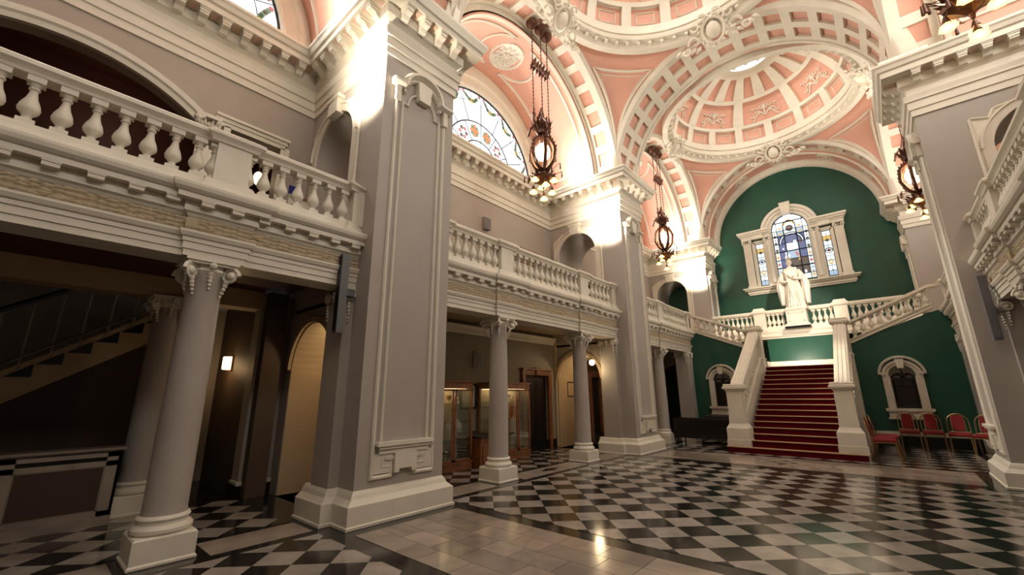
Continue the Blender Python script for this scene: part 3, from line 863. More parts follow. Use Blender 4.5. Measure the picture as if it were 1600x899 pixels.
BASE = [(-.05, 0), (.14, 0), (.14, .03), (.12, .04), (.12, .25), (.10, .265), (.05, .31), (.03, .36), (0.0, .40), (-.05, .40)]
def pier(i, s, label):
    a, b = PIERS[i]
    root = thing('pier', label, 'pillar', (MX(-5.5, s), (a + b) / 2, 0), 'grey painted piers carrying the vaults')
    MB().box(-5.90, XP, a, b, 0, 6.95).build('shaft', M['taupe'], root, side=s)
    MB().box(-5.86, XP + .02, a + .02, b - .0, 6.92, 8.04).build('entablature_block', M['cream'], root, side=s)
    # respond pilasters that receive the gallery beam
    for yy0, yy1 in ((a - .14, a + .3), (b - .3, b + .14)):
        if i == 2 and yy1 > 20: continue
        MB().box(-6.05, -5.58, yy0, yy1, 0, 3.05).build('respond_pilaster', M['taupe'], root, side=s)
    e = b if i < 2 else 20.2
    path = [(-6.2, a - .14), (-5.58, a - .14), (-5.58, a), (XP, a), (XP, e), (-5.58, e), (-5.58, e + .14), (-6.2, e + .14)] if i < 2 else \
           [(-6.2, a - .14), (-5.58, a - .14), (-5.58, a), (XP, a), (XP, e)]
    MB().sweep(path, BASE).build('base_moulding', M['cream'], root, side=s)
    # panel on the hall face
    w0, w1 = a + .22, b - .22; c = (w0 + w1) / 2; top = 6.15
    m = MB()
    for k, (o, ww) in enumerate(((0, .028), (.11, .02))):
        y0, y1 = w0 + o, w1 - o
        ar = [(c + (c - w0 - .21) * cos(t), top + .02 + .28 * sin(t)) for t in [pi * h / 12 for h in range(13)]]
        if k == 0:
            pts = [(y0 + .28, .72), (y0 + .28, .52), (y0, .52), (y0, top)]
            pts2 = [(y1, top), (y1, .52), (y1 - .28, .52), (y1 - .28, .72)]
            outline_moulding(m, pts, XP, ww); outline_moulding(m, pts2, XP, ww)
        else:
            pts = [(y0, .92), (y0, top), (y0 + .10, top)] + ar[::-1] + [(y1 - .10, top), (y1, top), (y1, .92)]
            outline_moulding(m, pts, XP, ww)
    m.build('panel_moulding', M['cream'], root, side=s)
    # arched hood with shoulders and keystone
    m = MB()
    hw_ = (w1 - w0) / 2
    hood = [(w0 - .11, top + .30), (w0 + .10, top + .30)] + [(c + (hw_ - .12) * cos(t), top + .31 + .34 * sin(t)) for t in [pi - pi * h / 14 for h in range(15)]] + [(w1 - .10, top + .30), (w1 + .11, top + .30)]
    outline_moulding(m, hood, XP, .06, .14)
    outline_moulding(m, [(y, z - .10) for y, z in hood[1:-1]], XP, .035, .07)
    m.build('arched_hood', M['cream'], root, side=s)
    for y_ in (w0, w1): MB().box(XP - .01, XP + .07, y_ - .045, y_ + .045, top - .02, top + .26).build('hood_bracket', M['cream'], root, side=s)
    MB().plate([(c - .11, top + .16), (c + .11, top + .16), (c + .14, top + .50), (c - .14, top + .50)], 'x', XP - .01, XP + .11).build('keystone', M['cream'], root, side=s)
    # sill with its stepped apron
    m = MB().box(XP - .01, XP + .10, w0 + .03, w1 - .03, .90, .95).box(XP - .01, XP + .075, w0 + .06, w1 - .06, .86, .90).box(XP - .01, XP + .05, w0 + .08, w1 - .08, .80, .86)
    m.box(XP - .01, XP + .03, w0 + .02, w0 + .30, .56, .80).box(XP - .01, XP + .03, w1 - .30, w1 - .02, .56, .80)
    m.box(XP - .01, XP + .05, c - .30, c + .30, .72, .76)
    m.build('panel_sill', M['cream'], root, side=s)
    m = MB()
    outline_moulding(m, [(c - .34, .74), (c - .34, .64), (c - .22, .64)], XP, .02, .04); outline_moulding(m, [(c + .22, .64), (c + .34, .64), (c + .34, .74)], XP, .02, .04)
    m.box(XP - .01, XP + .08, c - .17, c + .17, .60, .80).box(XP - .01, XP + .08, c - .17, c - .10, .555, .60).box(XP - .01, XP + .08, c + .10, c + .17, .555, .60)
    m.build('apron_block', M['cream'], root, side=s)
    # shallow panel and arch mouldings on the side face, round the gallery passage
    for yy, dr in ((a, -1), (b, 1)):
        if i == 2 and dr > 0: continue
        if (dr > 0): continue
        m = MB()
        m.arc((-6.76, yy, 5.85), 'y', [(.004, -.03), (.13, -.03), (.135, -.06), (.17, -.06), (.17, .01), (.004, .01)], .68, 0, pi, 20)
        for x0 in (-7.60, -6.076):
            m.box(x0, x0 + .156, yy - .03, yy + .01, ZG, 5.85)
        m.box(-6.93, -6.59, yy - .11, yy + .02, 6.48, 6.80).box(-6.98, -6.54, yy - .13, yy + .02, 6.76, 6.83)
        m.build('passage_arch_moulding', M['cream'], root, side=s)
        m = MB()
        fr = [(-5.88, ZG), (-5.88, 6.50), (-6.12, 6.42), (-6.20, 6.58), (-6.45, 6.62)]
        for p, q in zip(fr, fr[1:]):
            m.tube([(p[0], yy - .01, p[1]), (q[0], yy - .01, q[1])], .032, 4)
        m.build('passage_frame', M['cream'], root, side=s)
        MB().plate([(-7.64, ZG), (-5.88, ZG), (-5.88, 6.5), (-6.12, 6.42), (-6.20, 6.58), (-6.45, 6.62), (-7.3, 6.62), (-7.64, 6.4)], 'y', yy - .012, yy - .001, [archhole(-7.435, -6.085, ZG + .002, 5.85)]).build('passage_panel', M['cream'], root, side=s)
        m = MB()
        m.arc((-6.95, yy + .08, 1.98), 'y', [(0, -.05), (.09, -.05), (.11, 0), (.11, .03), (0, .03)], .75, 0, pi, 20)
        m.build('lower_arch_moulding', M['buff'], root, side=s)
    return root
pier(0, -1, 'large grey pier nearest the camera, left, with a tall framed panel facing the hall')
pier(1, -1, 'second large grey pier on the left, beyond the two nearer gallery columns')
pier(2, -1, 'left pier built against the green end wall')
pier(1, 1, 'large grey pier at the right edge of the view')
pier(2, 1, 'right pier built against the green end wall')
for y0, y1 in ((2.95, 4.35),):
    MB().box(-5.9, XP, y0, y1, 0, 8.04).build('wall_pier_right_near', M['taupe'], side=1, kind='structure')
    MB().box(-5.9, XP, -5.05, -3.6, 0, 8.04).build('wall_pier_left_rear', M['taupe'], kind='structure')
    MB().box(-5.9, XP, -5.05, -3.6, 0, 8.04).build('wall_pier_right_rear', M['taupe'], side=1, kind='structure')
# arch A/B of the camera bay closes towards the rear
# ================================================================== columns
def volute(m, c, r, ax):
    """scroll in the vertical plane containing direction ax"""
    A = Vector(ax)
    pts = []; rad = []
    for h in range(20):
        t = h * .62; q = r * (1 - h / 23)
        pts.append(Vector(c) + A * (q * cos(t)) + Vector((0, 0, q * sin(t)))); rad.append(.026 * (1 - h / 40))
    m.tube(pts, rad, 5)
CX = -5.77
def column(x, y, label, simple=False, ztop=3.05):
    root = thing('column', label, 'column', (x, y, 0), 'grey ionic columns under the galleries')
    h = .27
    R = [[(x + sx * q, y + sy * q, z) for sx, sy in ((-1, -1), (1, -1), (1, 1), (-1, 1))] for q, z in ((h, 0), (h, .02), (h - .015, .035), (h - .015, .235), (h - .03, .25))]
    MB().rings(R).build('plinth', M['cream'], root)
    MB().lathe([(.235, .25), (.255, .27), (.255, .30), (.235, .325), (.21, .335), (.205, .355), (.215, .37), (.225, .385), (.215, .405), (.195, .415)], (x, y, 0), 32).build('base_rings', M['cream'], root, smooth=True)
    MB().lathe([(.198, .40), (.188, .45), (.186, 1.2), (.178, 2.0), (.166, 2.84), (.172, 2.855), (.172, 2.875), (.16, 2.88)], (x, y, 0), 32).build('shaft', M['taupe'], root, smooth=True)
    m = MB()
    m.lathe([(.165, 2.87), (.19, 2.90), (.215, 2.93), (.20, 2.96), (.2, 3.0)], (x, y, 0), 24, lobes=12, amp=.03)
    for q, z0, z1 in ((.235, 2.995, 3.02), (.255, 3.02, 3.05)):
        m.box(x - q, x + q, y - q, y + q, z0, z1)
    m.build('capital', M['cream'], root)
    m = MB()
    for sx in (-1, 1):
        for sy in (-1, 1):
            d = Vector((sx, sy, 0)).normalized()
            volute(m, (x + sx * .19, y + sy * .19, 2.905), .10, d)
            m.ball((x + sx * .20, y + sy * .20, 2.905), .055, 8, 5)
    m.build('volutes', M['cream'], root, smooth=True)
    m = MB()
    for k in range(4):
        t = k * pi / 2
        cx, cy = x + .185 * cos(t), y + .185 * sin(t)
        m.ball((cx + .05 * cos(t), cy + .05 * sin(t), 2.985), .042, 6, 4)
        for j, rr in enumerate((.03, .026, .024, .02, .016)):
            m.ball((cx, cy, 2.90 - j * .043), rr, 6, 4)
    for k in range(4):
        t = pi / 4 + k * pi / 2
        cx, cy = x + .235 * cos(t), y + .235 * sin(t)
        for j, rr in enumerate((.032, .028, .024, .02, .016)):
            m.ball((cx - .02 * cos(t) * j * .6, cy - .02 * sin(t) * j * .6, 2.83 - j * .042), rr, 6, 4)
    m.build('bellflower_drops', M['cream'], root)
    return root
column(CX, 1.21, 'grey column nearest the camera, left foreground')
column(-8.27, 1.33, 'grey column in shadow behind the nearest one, beside the radiator cover')
column(CX, 6.2, 'grey column between the large near pier and the display cabinets')
column(CX, 9.21, 'grey column in front of the passage with the hanging globe lamp')
column(CX, 14.15, 'grey column beyond the second left pier, behind the dark sofa')
column(MX(CX, 1), 9.21, 'grey column at the extreme right edge, carved capital at the frame')
column(MX(CX, 1), 14.15, 'grey column under the right gallery, hidden behind the right-hand pier')
def respond(x0, x1, y0, y1, s, label):
    root = thing('pilaster', label, 'pilaster', (MX((x0 + x1) / 2, s), y0, 0))
    MB().box(x0, x1, y0, y1, 0, 2.98).build('shaft', M['taupe'], root, side=s)
    MB().box(x0 - .03, x1 + .03, y0 - .03, y1, 0, .3).build('plinth', M['cream'], root, side=s)
    m = MB().box(x0 - .03, x1 + .05, y0 - .04, y1, 2.98, 3.05)
    for xx in (x0 + .03, x1 - .03):
        volute(m, (xx, y0 - .03, 2.9), .075, (1, 0, 0)); m.ball((xx, y0 - .03, 2.9), .035, 6, 4)
        for j in range(5): m.ball((xx, y0 - .02, 2.8 - j * .05), .028 - j * .003, 6, 4)
    for yy in (y0 + .05, y1 - .1):
        volute(m, (x1 + .03, yy, 2.9), .075, (0, 1, 0)); m.ball((x1 + .03, yy, 2.9), .035, 6, 4)
        for j in range(5): m.ball((x1 + .02, yy, 2.8 - j * .05), .028 - j * .003, 6, 4)
    m.build('capital', M['cream'], root, side=s)
respond(-6.0, -5.56, 16.4, 16.96, -1, 'grey square pilaster at the left end of the green stair wall')
respond(-6.0, -5.56, 16.4, 16.96, 1, 'grey square pilaster at the right end of the green stair wall')
# carved capitals on the pier responds
for (yy, i, s) in ((2.81, 0, -1), (4.49, 0, -1), (10.76, 1, -1), (12.44, 1, -1), (10.76, 1, 1)):
    near = yy in (2.81, 10.76); d = -1 if near else 1
    pr = [o for o in bpy.data.objects if o.name.startswith('pier')][(0 if i == 0 else (1 if s < 0 else 3))]
    m = MB().box(-6.08, -5.55, min(yy, yy + .3 * -d) , max(yy, yy + .3 * -d), 2.99, 3.06)
    for xx in (-6.02, -5.62):
        volute(m, (xx, yy + d * .03, 2.92), .08, (1, 0, 0)); m.ball((xx, yy + d * .03, 2.92), .04, 6, 4)
        for j in range(5): m.ball((xx, yy + d * .02, 2.81 - j * .05), .03 - j * .003, 6, 4)
    volute(m, (-5.56, yy - d * .06, 2.92), .08, (0, 1, 0))
    for j in range(6): m.ball((-5.56, yy - d * .06, 2.81 - j * .05), .03 - j * .003, 6, 4)
    for j in range(3): m.ball((-5.82, yy + d * .03, 2.97 - j * .05), .045 - .01 * j, 6, 4)
    m.build('respond_capital', M['cream'], pr, side=s)

# ================================================================== gallery fronts
XF = -5.57
ENT = [(-.40, 3.05), (0, 3.05), (0, 3.12), (.015, 3.125), (.015, 3.20), (.03, 3.205), (.03, 3.25), (.05, 3.26), (.07, 3.30), (.07, 3.325), (-.0, 3.33), (-.40, 3.33)]
FRZ = [(-.40, 3.33), (.01, 3.33), (.03, 3.37), (.03, 3.45), (.01, 3.49), (-.40, 3.49)]
COR = [(-.40, 3.49), (.02, 3.49), (.04, 3.52), (.07, 3.54), (.07, 3.655), (.16, 3.655), (.16, 3.71), (.18, 3.72), (.21, 3.75), (.22, 3.79), (.22, 3.82), (-.40, 3.82)]
def jog(y0, y1, cols, d=.045, w=.30):
    P = [(XF, y0)]
    for c in cols: P += [(XF, c - w), (XF + d, c - w), (XF + d, c + w), (XF, c + w)]
    return P + [(XF, y1)]
bal_prof = [(.055, 0), (.055, .012), (.04, .02), (.033, .045), (.045, .07), (.072, .10), (.078, .135), (.066, .19), (.042, .25), (.030, .31), (.028, .335), (.040, .345), (.040, .36), (.030, .368), (.034, .385), (.048, .405), (.05, .42)]
def bal_mesh(name='baluster', mat=None):
    m = MB().lathe(bal_prof, (0, 0, .05), 12)
    m.box(-.062, .062, -.062, .062, 0, .052).box(-.062, .062, -.062, .062, .465, .53)
    return m.mesh(name, mat or M['cream'], True)
BAL = bal_mesh()
def gallery(y0, y1, cols, s, lab, labb, bal_rows, peds, grp_floor=True, end=None, rail_to=None):
    root = thing('gallery', lab, 'gallery', (MX(XF, s), (y0 + y1) / 2, 3.05))
    P = jog(y0, y1, cols)
    if end: P += end
    MB().sweep(P, ENT).build('architrave', M['cream'], root, side=s)
    MB().sweep(P, FRZ).build('frieze', M['tan'], root, side=s)
    MB().sweep(P, COR).build('cornice', M['cream'], root, side=s)
    # carved laurel band: bundles of leaves, breaking direction over the columns
    lf = MB(); y = max(y0, -1.4 if s < 0 else 6.0) + .04
    while y < y1 - .06:
        off = .045 if any(abs(y - c) < .3 for c in cols) else 0
        for z in (3.36, 3.41, 3.46):
            dz = random.uniform(-.012, .012)
            leaf(lf, (XF + off + .026, y, z + dz), (XF + off + .040, y + .13, z + dz + random.uniform(-.012, .012)), .030, (.014, 0, 0))
        y += .075
    lf.build('laurel_leaves', M['tan'], root, side=s, kind='stuff')
    dn = MB().box(.02, .10, -.06, .06, 3.60, 3.656).box(.015, .108, -.066, .066, 3.64, 3.657).mesh('dentil_block', M['cream'])
    n = int((y1 - y0) / .30)
    for k in range(n):
        y = y1 - .12 - k * .30
        if y < (-1.0 if s < 0 else 6.0): break
        off = .045 if any(abs(y - c) < .3 for c in cols) else 0
        place('dentil_block', dn, (MX(XF + .05 + off, s), y, 0), 0 if s < 0 else pi, root)
    MB().box(XW, XF - .3, y0, y1, 3.45, 3.80).build('gallery_floor', M['brown'], root, side=s)
    MB().box(XF - .40, XF - .02, y0, y1, 3.80, 3.815).build('coping', M['cream'], root, side=s)
    # balustrade
    b = thing('balustrade', labb, 'balustrade', (MX(XF - .03, s), (y0 + y1) / 2, ZG))
    xb = -5.62
    path = [(xb, y0)]
    for c, w in peds:
        path += [(xb, c - w), (xb + .055, c - w), (xb + .055, c + w), (xb, c + w)]
    path = [p for p in path if y0 <= p[1] <= y1 + .001] + [(xb, y1)]
    rail = [(-.10, 4.495), (.07, 4.495), (.08, 4.525), (.10, 4.545), (.125, 4.565), (.125, 4.605), (.09, 4.63), (.06, 4.65), (-.06, 4.65), (-.10, 4.61)]
    base = [(-.12, ZG), (.14, ZG), (.14, 3.86), (.12, 3.89), (.10, 3.90), (.085, 3.94), (.07, 4.0), (-.12, 4.0)]
    MB().sweep(path, rail).build('handrail', M['cream'], b, side=s)
    MB().sweep(path, base).build('base_rail', M['cream'], b, side=s)
    for c, w in peds:
        MB().box(xb - .11, xb + .105, max(c - w, y0) + .0, min(c + w, y1), 3.98, 4.54).build('pedestal', M['cream'], b, side=s)
    for ya, yb, n in bal_rows:
        for k in range(n):
            y = ya + (yb - ya) * (k + .5) / n
            if y < (-1.6 if s < 0 else 5.5): continue
            place('baluster', BAL, (MX(xb, s), y, 3.995), 0, b).scale = (1, 1, .945)
    return root, b
gallery(-3.6, 2.95, (-1.86, 1.21), -1, 'carved cream gallery front nearest the camera, over the nearest column', 'near left balustrade, large balusters at the left edge of the view',
        ((-1.59, 1.0, 12), (1.0, 1.10, 1), (1.36, 1.48, 1), (1.50, 2.77, 6)), ((-1.75, .18), (1.23, .18), (2.87, .09)))
gallery(4.35, 10.9, (6.2, 9.21), -1, 'carved cream gallery front over the two middle left columns', 'balustrade of the middle left gallery, between the two big piers',
        ((4.6, 6.02, 7), (6.38, 9.03, 13), (9.39, 10.68, 6)), ((4.48, .12), (6.2, .18), (9.21, .18), (10.8, .10)))
gallery(12.3, 16.95, (14.15,), -1, 'carved cream gallery front beyond the second left pier, ending at the stair', 'balustrade of the far left gallery, meeting the sloping stair rail',
        ((12.5, 13.97, 7), (14.33, 16.75, 12)), ((14.15, .18), (16.85, .10)), end=[(XF - .3, 16.95)])
gallery(4.35, 10.9, (6.2, 9.21), 1, 'carved cream gallery front running out of the right edge of the view', 'balustrade at the right edge of the view, ending against the right pier',
        ((4.6, 6.02, 7), (6.38, 9.03, 13), (9.39, 10.68, 6)), ((6.2, .18), (9.21, .18), (10.8, .10)))
gallery(12.3, 16.95, (14.15,), 1, 'carved cream gallery front glimpsed just left of the right-hand pier', 'right gallery balustrade meeting the rising stair rail by the right pier',
        ((12.5, 13.97, 7), (14.33, 16.75, 12)), ((14.15, .18), (16.85, .10)), end=[(XF - .3, 16.95)])
# gallery continues past the side flights to the landing
for s, nm in ((-1, 'left'), (1, 'right')):
    MB().box(XW, -5.5, 17.0, 19.0, 3.45, 3.80).build('floor_gallery_' + nm, M['cream'], side=s, kind='structure')
# aisle ceilings, beams and cornices
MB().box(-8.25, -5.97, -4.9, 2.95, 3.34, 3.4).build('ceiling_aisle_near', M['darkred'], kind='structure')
MB().box(-8.45, -8.10, -4.9, 2.6, 3.03, 3.6).build('trim_aisle_beam', M['buff'], kind='structure')
for nm, y0, y1 in (('near', 2.40, 2.6), ('middle', 4.45, 10.85), ('far', 12.4, 18.6)):
    CR = [(0, 3.02), (.03, 3.02), (.04, 3.08), (.10, 3.14), (.12, 3.2), (.16, 3.22), (0, 3.22)]
    for s in (-1, 1):
        if nm == 'near': continue
        MB().sweep([(XW, y0), (XW, y1)], CR).build('trim_aisle_' + nm, M['cream'] if nm == 'middle' else M['buff'], side=s, kind='structure')
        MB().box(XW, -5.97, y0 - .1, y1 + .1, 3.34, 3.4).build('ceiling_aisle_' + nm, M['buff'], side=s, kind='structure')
    if nm != 'near':
        MB().sweep([(XW, y0), (XW, y1)], [(0, 0), (.03, 0), (.03, .26), (.0, .26)]).build('baseboard_' + nm, M['blackpaint'], kind='structure')
MB().box(-8.32, -7.98, 2.5, 3.12, 0, .20).build('baseboard_stub', M['blackpaint'], kind='structure')
MB().box(-8.31, -7.97, 2.52, 3.11, .18, .24).build('trim_stub_rail', M['cream'], kind='structure')
# passage linings under the piers
MB().box(-8.1, -7.72, 3.12, 4.5, 0, 3.4).build('wall_passage_near', M['buff'], kind='structure')
MB().box(-7.9, -7.72, 10.9, 12.3, 0, 3.4).build('wall_passage_middle', M['buff'], kind='structure')

# ================================================================== main staircase
SX = -2.09
st = thing('staircase', 'wide red-carpeted stair with brass nosings rising to the landing under the statue', 'stairs', (SX, 13.0, 0))
for k in range(16):
    y = 13.08 + .26 * k; z = .15 * k
    hw = (1.47, 1.25)[k] if k < 2 else 1.015
    if k == 0: y -= .14
    if k == 1: y -= .06
    y1 = 13.08 + .26 * (k + 1) + .03
    if k == 15: y1 = y + .12
    s_ = MB().box(SX - hw, SX + hw, y, y1, max(0, z - .25), z + .138).build('step', M['carpet'], st)
    n = MB()
    n.rings([[(x, y - .035, z + .128), (x, y - .035, z + .146), (x, y - .02, z + .153), (x, y + .03, z + .153), (x, y + .03, z + .128)] for x in (SX - hw - .02, SX + hw + .02)])
    if k < 2:
        for sg in (-1, 1):
            x = SX + sg * (hw + .012)
            n.box(min(x, x + sg * .02), max(x, x + sg * .02), y, y1, z + .128, z + .152)
    n.build('nosing', M['nosing'], s_)
MB().box(SX - 1.25, SX + 1.25, 17.08, 19.0, 2.25, 2.40).build('landing', M['carpet'], st)
# landing skirting and the moulded edge of the upper landing
MB().sweep([(SX - 1.22, 18.4), (SX - 1.22, 19.0), (SX + 1.24, 19.0)], [(-.0, 2.4), (.05, 2.4), (.05, 2.58), (.03, 2.62), (.02, 2.66), (0, 2.68)]).build('baseboard_landing', M['cream'], kind='structure')
MB().sweep([(-5.6, 19.0), (1.75, 19.0)], [(-.02, 3.55), (.03, 3.55), (.04, 3.6), (.10, 3.62), (.12, 3.66), (.12, 3.74), (.16, 3.8), (.16, 3.84), (-.2, 3.84), (-.2, 3.8)]).build('trim_landing_edge', M['cream'], kind='structure')

SL = .5785
def rz(y): return 1.745 + (y - 13.5) * SL         # top of the stair rail
for s in (-1, 1):
    x = SX + s * 1.22
    sd = 'left' if s < 0 else 'right'
    nw = thing('newel_post', 'white panelled newel post at the foot of the stair, %s side' % sd, 'newel', (x, 13.35, 0), 'lower newel posts')
    def sq(m, h, z0, z1, yc=13.35, yh=None, xx=x): return m.box(xx - h, xx + h, yc - (yh or h), yc + (yh or h), z0, z1)
    MB().rings([[(x + a * h, 13.37 + b * h, z) for a, b in ((-1, -1), (1, -1), (1, 1), (-1, 1))] for h, z in ((.285, 0), (.285, .30), (.27, .305), (.27, .60), (.255, .62), (.22, .68), (.20, .72))]).build('base', M['cream'], nw)
    MB().rings([[(x + a * h, 13.37 + b * h, z) for a, b in ((-1, -1), (1, -1), (1, 1), (-1, 1))] for h, z in ((.20, .70), (.185, 1.0), (.185, 1.58))]).build('shaft', M['cream'], nw)
    MB().rings([[(x + a * h, 13.37 + b * h, z) for a, b in ((-1, -1), (1, -1), (1, 1), (-1, 1))] for h, z in ((.19, 1.57), (.21, 1.60), (.23, 1.63), (.265, 1.65), (.265, 1.70), (.24, 1.71), (.24, 1.76), (.22, 1.775))]).build('cap', M['cream'], nw)
    nu = thing('newel_post', 'white newel post at the head of the main flight, %s side' % sd, 'newel', (x, 16.95, 0), 'upper newel posts')
    MB().rings([[(x + a * h, 16.97 + b * h, z) for a, b in ((-1, -1), (1, -1), (1, 1), (-1, 1))] for h, z in ((.20, 0), (.20, 2.62), (.22, 2.64), (.22, 2.68), (.185, 2.72), (.185, 3.62))]).build('shaft', M['cream'], nu)
    MB().rings([[(x + a * h, 16.97 + b * h, z) for a, b in ((-1, -1), (1, -1), (1, 1), (-1, 1))] for h, z in ((.19, 3.60), (.22, 3.66), (.255, 3.68), (.255, 3.74), (.23, 3.76), (.23, 3.81), (.21, 3.825))]).build('cap', M['cream'], nu)
    bb = thing('stair_balustrade', 'sloping white balustrade along the %s of the main flight' % sd, 'balustrade', (x, 15.2, 0), 'main flight balustrades')
    a, b = 13.57, 16.78
    def bar(m, h, lo, hi, ya=a, yb=b, dz=0):
        return m.rings([[(x - h, y, rz(y) + lo), (x + h, y, rz(y) + lo), (x + h, y, rz(y) + hi), (x - h, y, rz(y) + hi)] for y in (ya, yb)])
    m = bar(MB(), .165, -.16, -.04); bar(m, .13, -.20, -.16); bar(m, .14, -.05, -.015)
    for q in (-.09, 0, .09):
        m.rings([[(x + q - .025, y, rz(y) - .02), (x + q + .025, y, rz(y) - .02), (x + q + .018, y, rz(y) + .012), (x + q - .018, y, rz(y) + .012)] for y in (a, b)])
    m.build('handrail', M['cream'], bb)
    m = bar(MB(), .12, -1.12, -.90); bar(m, .145, -.93, -.90)
    m.build('string', M['cream'], bb)
    MB().plate([(a, 0), (b, 0), (b, rz(b) - 1.1), (a, rz(a) - 1.1)], 'x', x - .10, x + .10).build('side_wall', M['cream'], bb)
    N = 15
    for k in range(N):
        y = a + (b - a) * (k + .5) / N
        o = place('baluster', BAL, (x, y, rz(y) - .93), 0, bb); o.scale = (1, 1, 1.42)

    # side flight rising outwards from the landing
    sgn = s
    x0, x1 = (-3.52, -5.42) if s < 0 else (-.64, 1.33)
    sfl = thing('side_stair', 'side flight rising %s from the landing to the gallery' % sd, 'stairs', ((x0 + x1) / 2, 18, 2.4), 'side flights')
    for k in range(9):
        xa = x0 + (x1 - x0) * k / 9; xb_ = x0 + (x1 - x0) * (k + 1) / 9
        MB().box(min(xa, xb_), max(xa, xb_), 17.2, 18.98, 2.2 + .155 * k, 2.555 + .155 * k).build('step', M['cream'], sfl)
    def fz(x): return 3.70 + abs(x - x0) * .435
    sb = thing('stair_balustrade', 'pierced white balustrade sloping up from the %s newel to the gallery' % sd, 'balustrade', ((x0 + x1) / 2, 17.05, 3.0), 'side flight balustrades')
    def sbar(m, h, lo, hi, xa=x0, xb=x1, y=17.06):
        return m.rings([[(xx, y - h, fz(xx) + lo), (xx, y + h, fz(xx) + lo), (xx, y + h, fz(xx) + hi), (xx, y - h, fz(xx) + hi)] for xx in (xa, xb)])
    m = sbar(MB(), .12, -.07, .0); sbar(m, .09, -.10, -.06); sbar(m, .07, 0, .02)
    xe = x1 + .28 * (1 if s > 0 else -1)
    m.box(min(x1, xe), max(x1, xe), 16.94, 17.18, fz(x1) - .07, fz(x1) + .01)
    m.build('handrail', M['cream'], sb)
    m = sbar(MB(), .09, -.68, -.54); sbar(m, .12, -.57, -.54); sbar(m, .11, -.68, -.65)
    xs = x0 - .16 * (1 if s > 0 else -1)
    m.box(min(x0, xs), max(x0, xs), 16.97, 17.15, fz(x0) - .68, fz(x0) - .54)
    m.build('string', M['cream'], sb)
    for k in range(9):
        xx = x0 + (x1 - x0) * (k + .5) / 9
        o = place('baluster', BAL, (xx, 17.06, fz(xx) - .57), 0, sb); o.scale = (1, 1, .94)

# upper landing balustrade with posts
ub = thing('balustrade', 'brightly lit balustrade of the upper landing on both sides of the statue', 'balustrade', (SX, 19.0, 3.84))
for pth in ([(-5.3, 19.02), (-2.56, 19.02)], [(-1.78, 19.02), (1.5, 19.02)]):
    MB().sweep(pth, [(-.09, 4.53), (.09, 4.53), (.12, 4.58), (.12, 4.63), (.08, 4.67), (-.08, 4.67), (-.12, 4.62)]).build('handrail', M['cream'], ub)
    MB().sweep(pth, [(-.10, 3.84), (.13, 3.84), (.12, 3.93), (.09, 3.99), (-.10, 3.99)]).build('base_rail', M['cream'], ub)
for px_ in (SX - 1.33, SX + 1.25):
    MB().rings([[(px_ + a * h, 19.0 + b * h * .8, z) for a, b in ((-1, -1), (1, -1), (1, 1), (-1, 1))] for h, z in ((.23, 3.84), (.23, 3.95), (.20, 4.0), (.20, 4.54), (.25, 4.58), (.25, 4.66), (.2, 4.70), (.17, 4.78), (.1, 4.79))]).build('pedestal', M['cream'], ub)
for xa, xb_, n in ((-5.2, -3.65, 9), (-3.2, -2.58, 4), (-1.75, -1.05, 4), (-.6, 1.4, 11)):
    for k in range(n):
        place('baluster', BAL, (xa + (xb_ - xa) * (k + .5) / n, 19.02, 3.99), 0, ub)

# ================================================================== statue on its pedestal
PXs = -2.17
pd = thing('pedestal', 'small white stone pedestal with a recessed tablet, under the statue', 'pedestal', (PXs, 19.0, 3.84))
MB().rings([[(PXs + a * h, 18.95 + b * h * .95, z) for a, b in ((-1, -1), (1, -1), (1, 1), (-1, 1))] for h, z in ((.40, 3.93), (.40, 3.98), (.36, 4.02), (.32, 4.05), (.32, 4.50), (.34, 4.53), (.37, 4.55), (.37, 4.60), (.33, 4.61))]).build('block', M['statue'], pd)
MB().box(PXs - .40, PXs + .40, 18.56, 19.33, 3.845, 3.93).build('black_base', M['blackpaint'], pd)
m = MB()
for a, b, c, d in ((-.25, .25, 4.42, 4.45), (-.25, .25, 4.10, 4.13), (-.25, -.22, 4.10, 4.45), (.22, .25, 4.10, 4.45)): m.box(PXs + a, PXs + b, 18.63, 18.66, c, d)
m.build('tablet_frame', M['statue'], pd)
sx0, sy0, sz0 = PXs + .02, 18.98, 4.61
def P3(x, y, z): return (sx0 + x, sy0 + y, sz0 + z)
sta = thing('statue', 'white marble statue of a crowned robed woman on the landing pedestal', 'statue', P3(0, 0, 0))
m = MB()
# robe: deep vertical folds, wider at the hem
def robe(z0, z1, prof, folds, amp, cx=0, cy=0, n=56):
    R = []
    for k, (r, ry, q) in enumerate(prof):
        f = k / (len(prof) - 1); z = z0 + (z1 - z0) * q
        R.append([P3(cx + r * (1 + amp * (1 - f) * cos(folds * t + .8 * sin(3 * t) + f)) * cos(t), cy + ry * (1 + amp * (1 - f) * cos(folds * t + .8 * sin(3 * t) + f)) * sin(t), z) for t in [2 * pi * h / n for h in range(n)]])
    m.rings(R)
robe(0, 1.66, [(.30, .26, 0), (.31, .27, .03), (.27, .23, .25), (.25, .21, .45), (.22, .18, .62), (.19, .15, .70), (.22, .16, .80), (.25, .15, .88), (.20, .12, .95), (.10, .09, 1.0)], 13, .10)
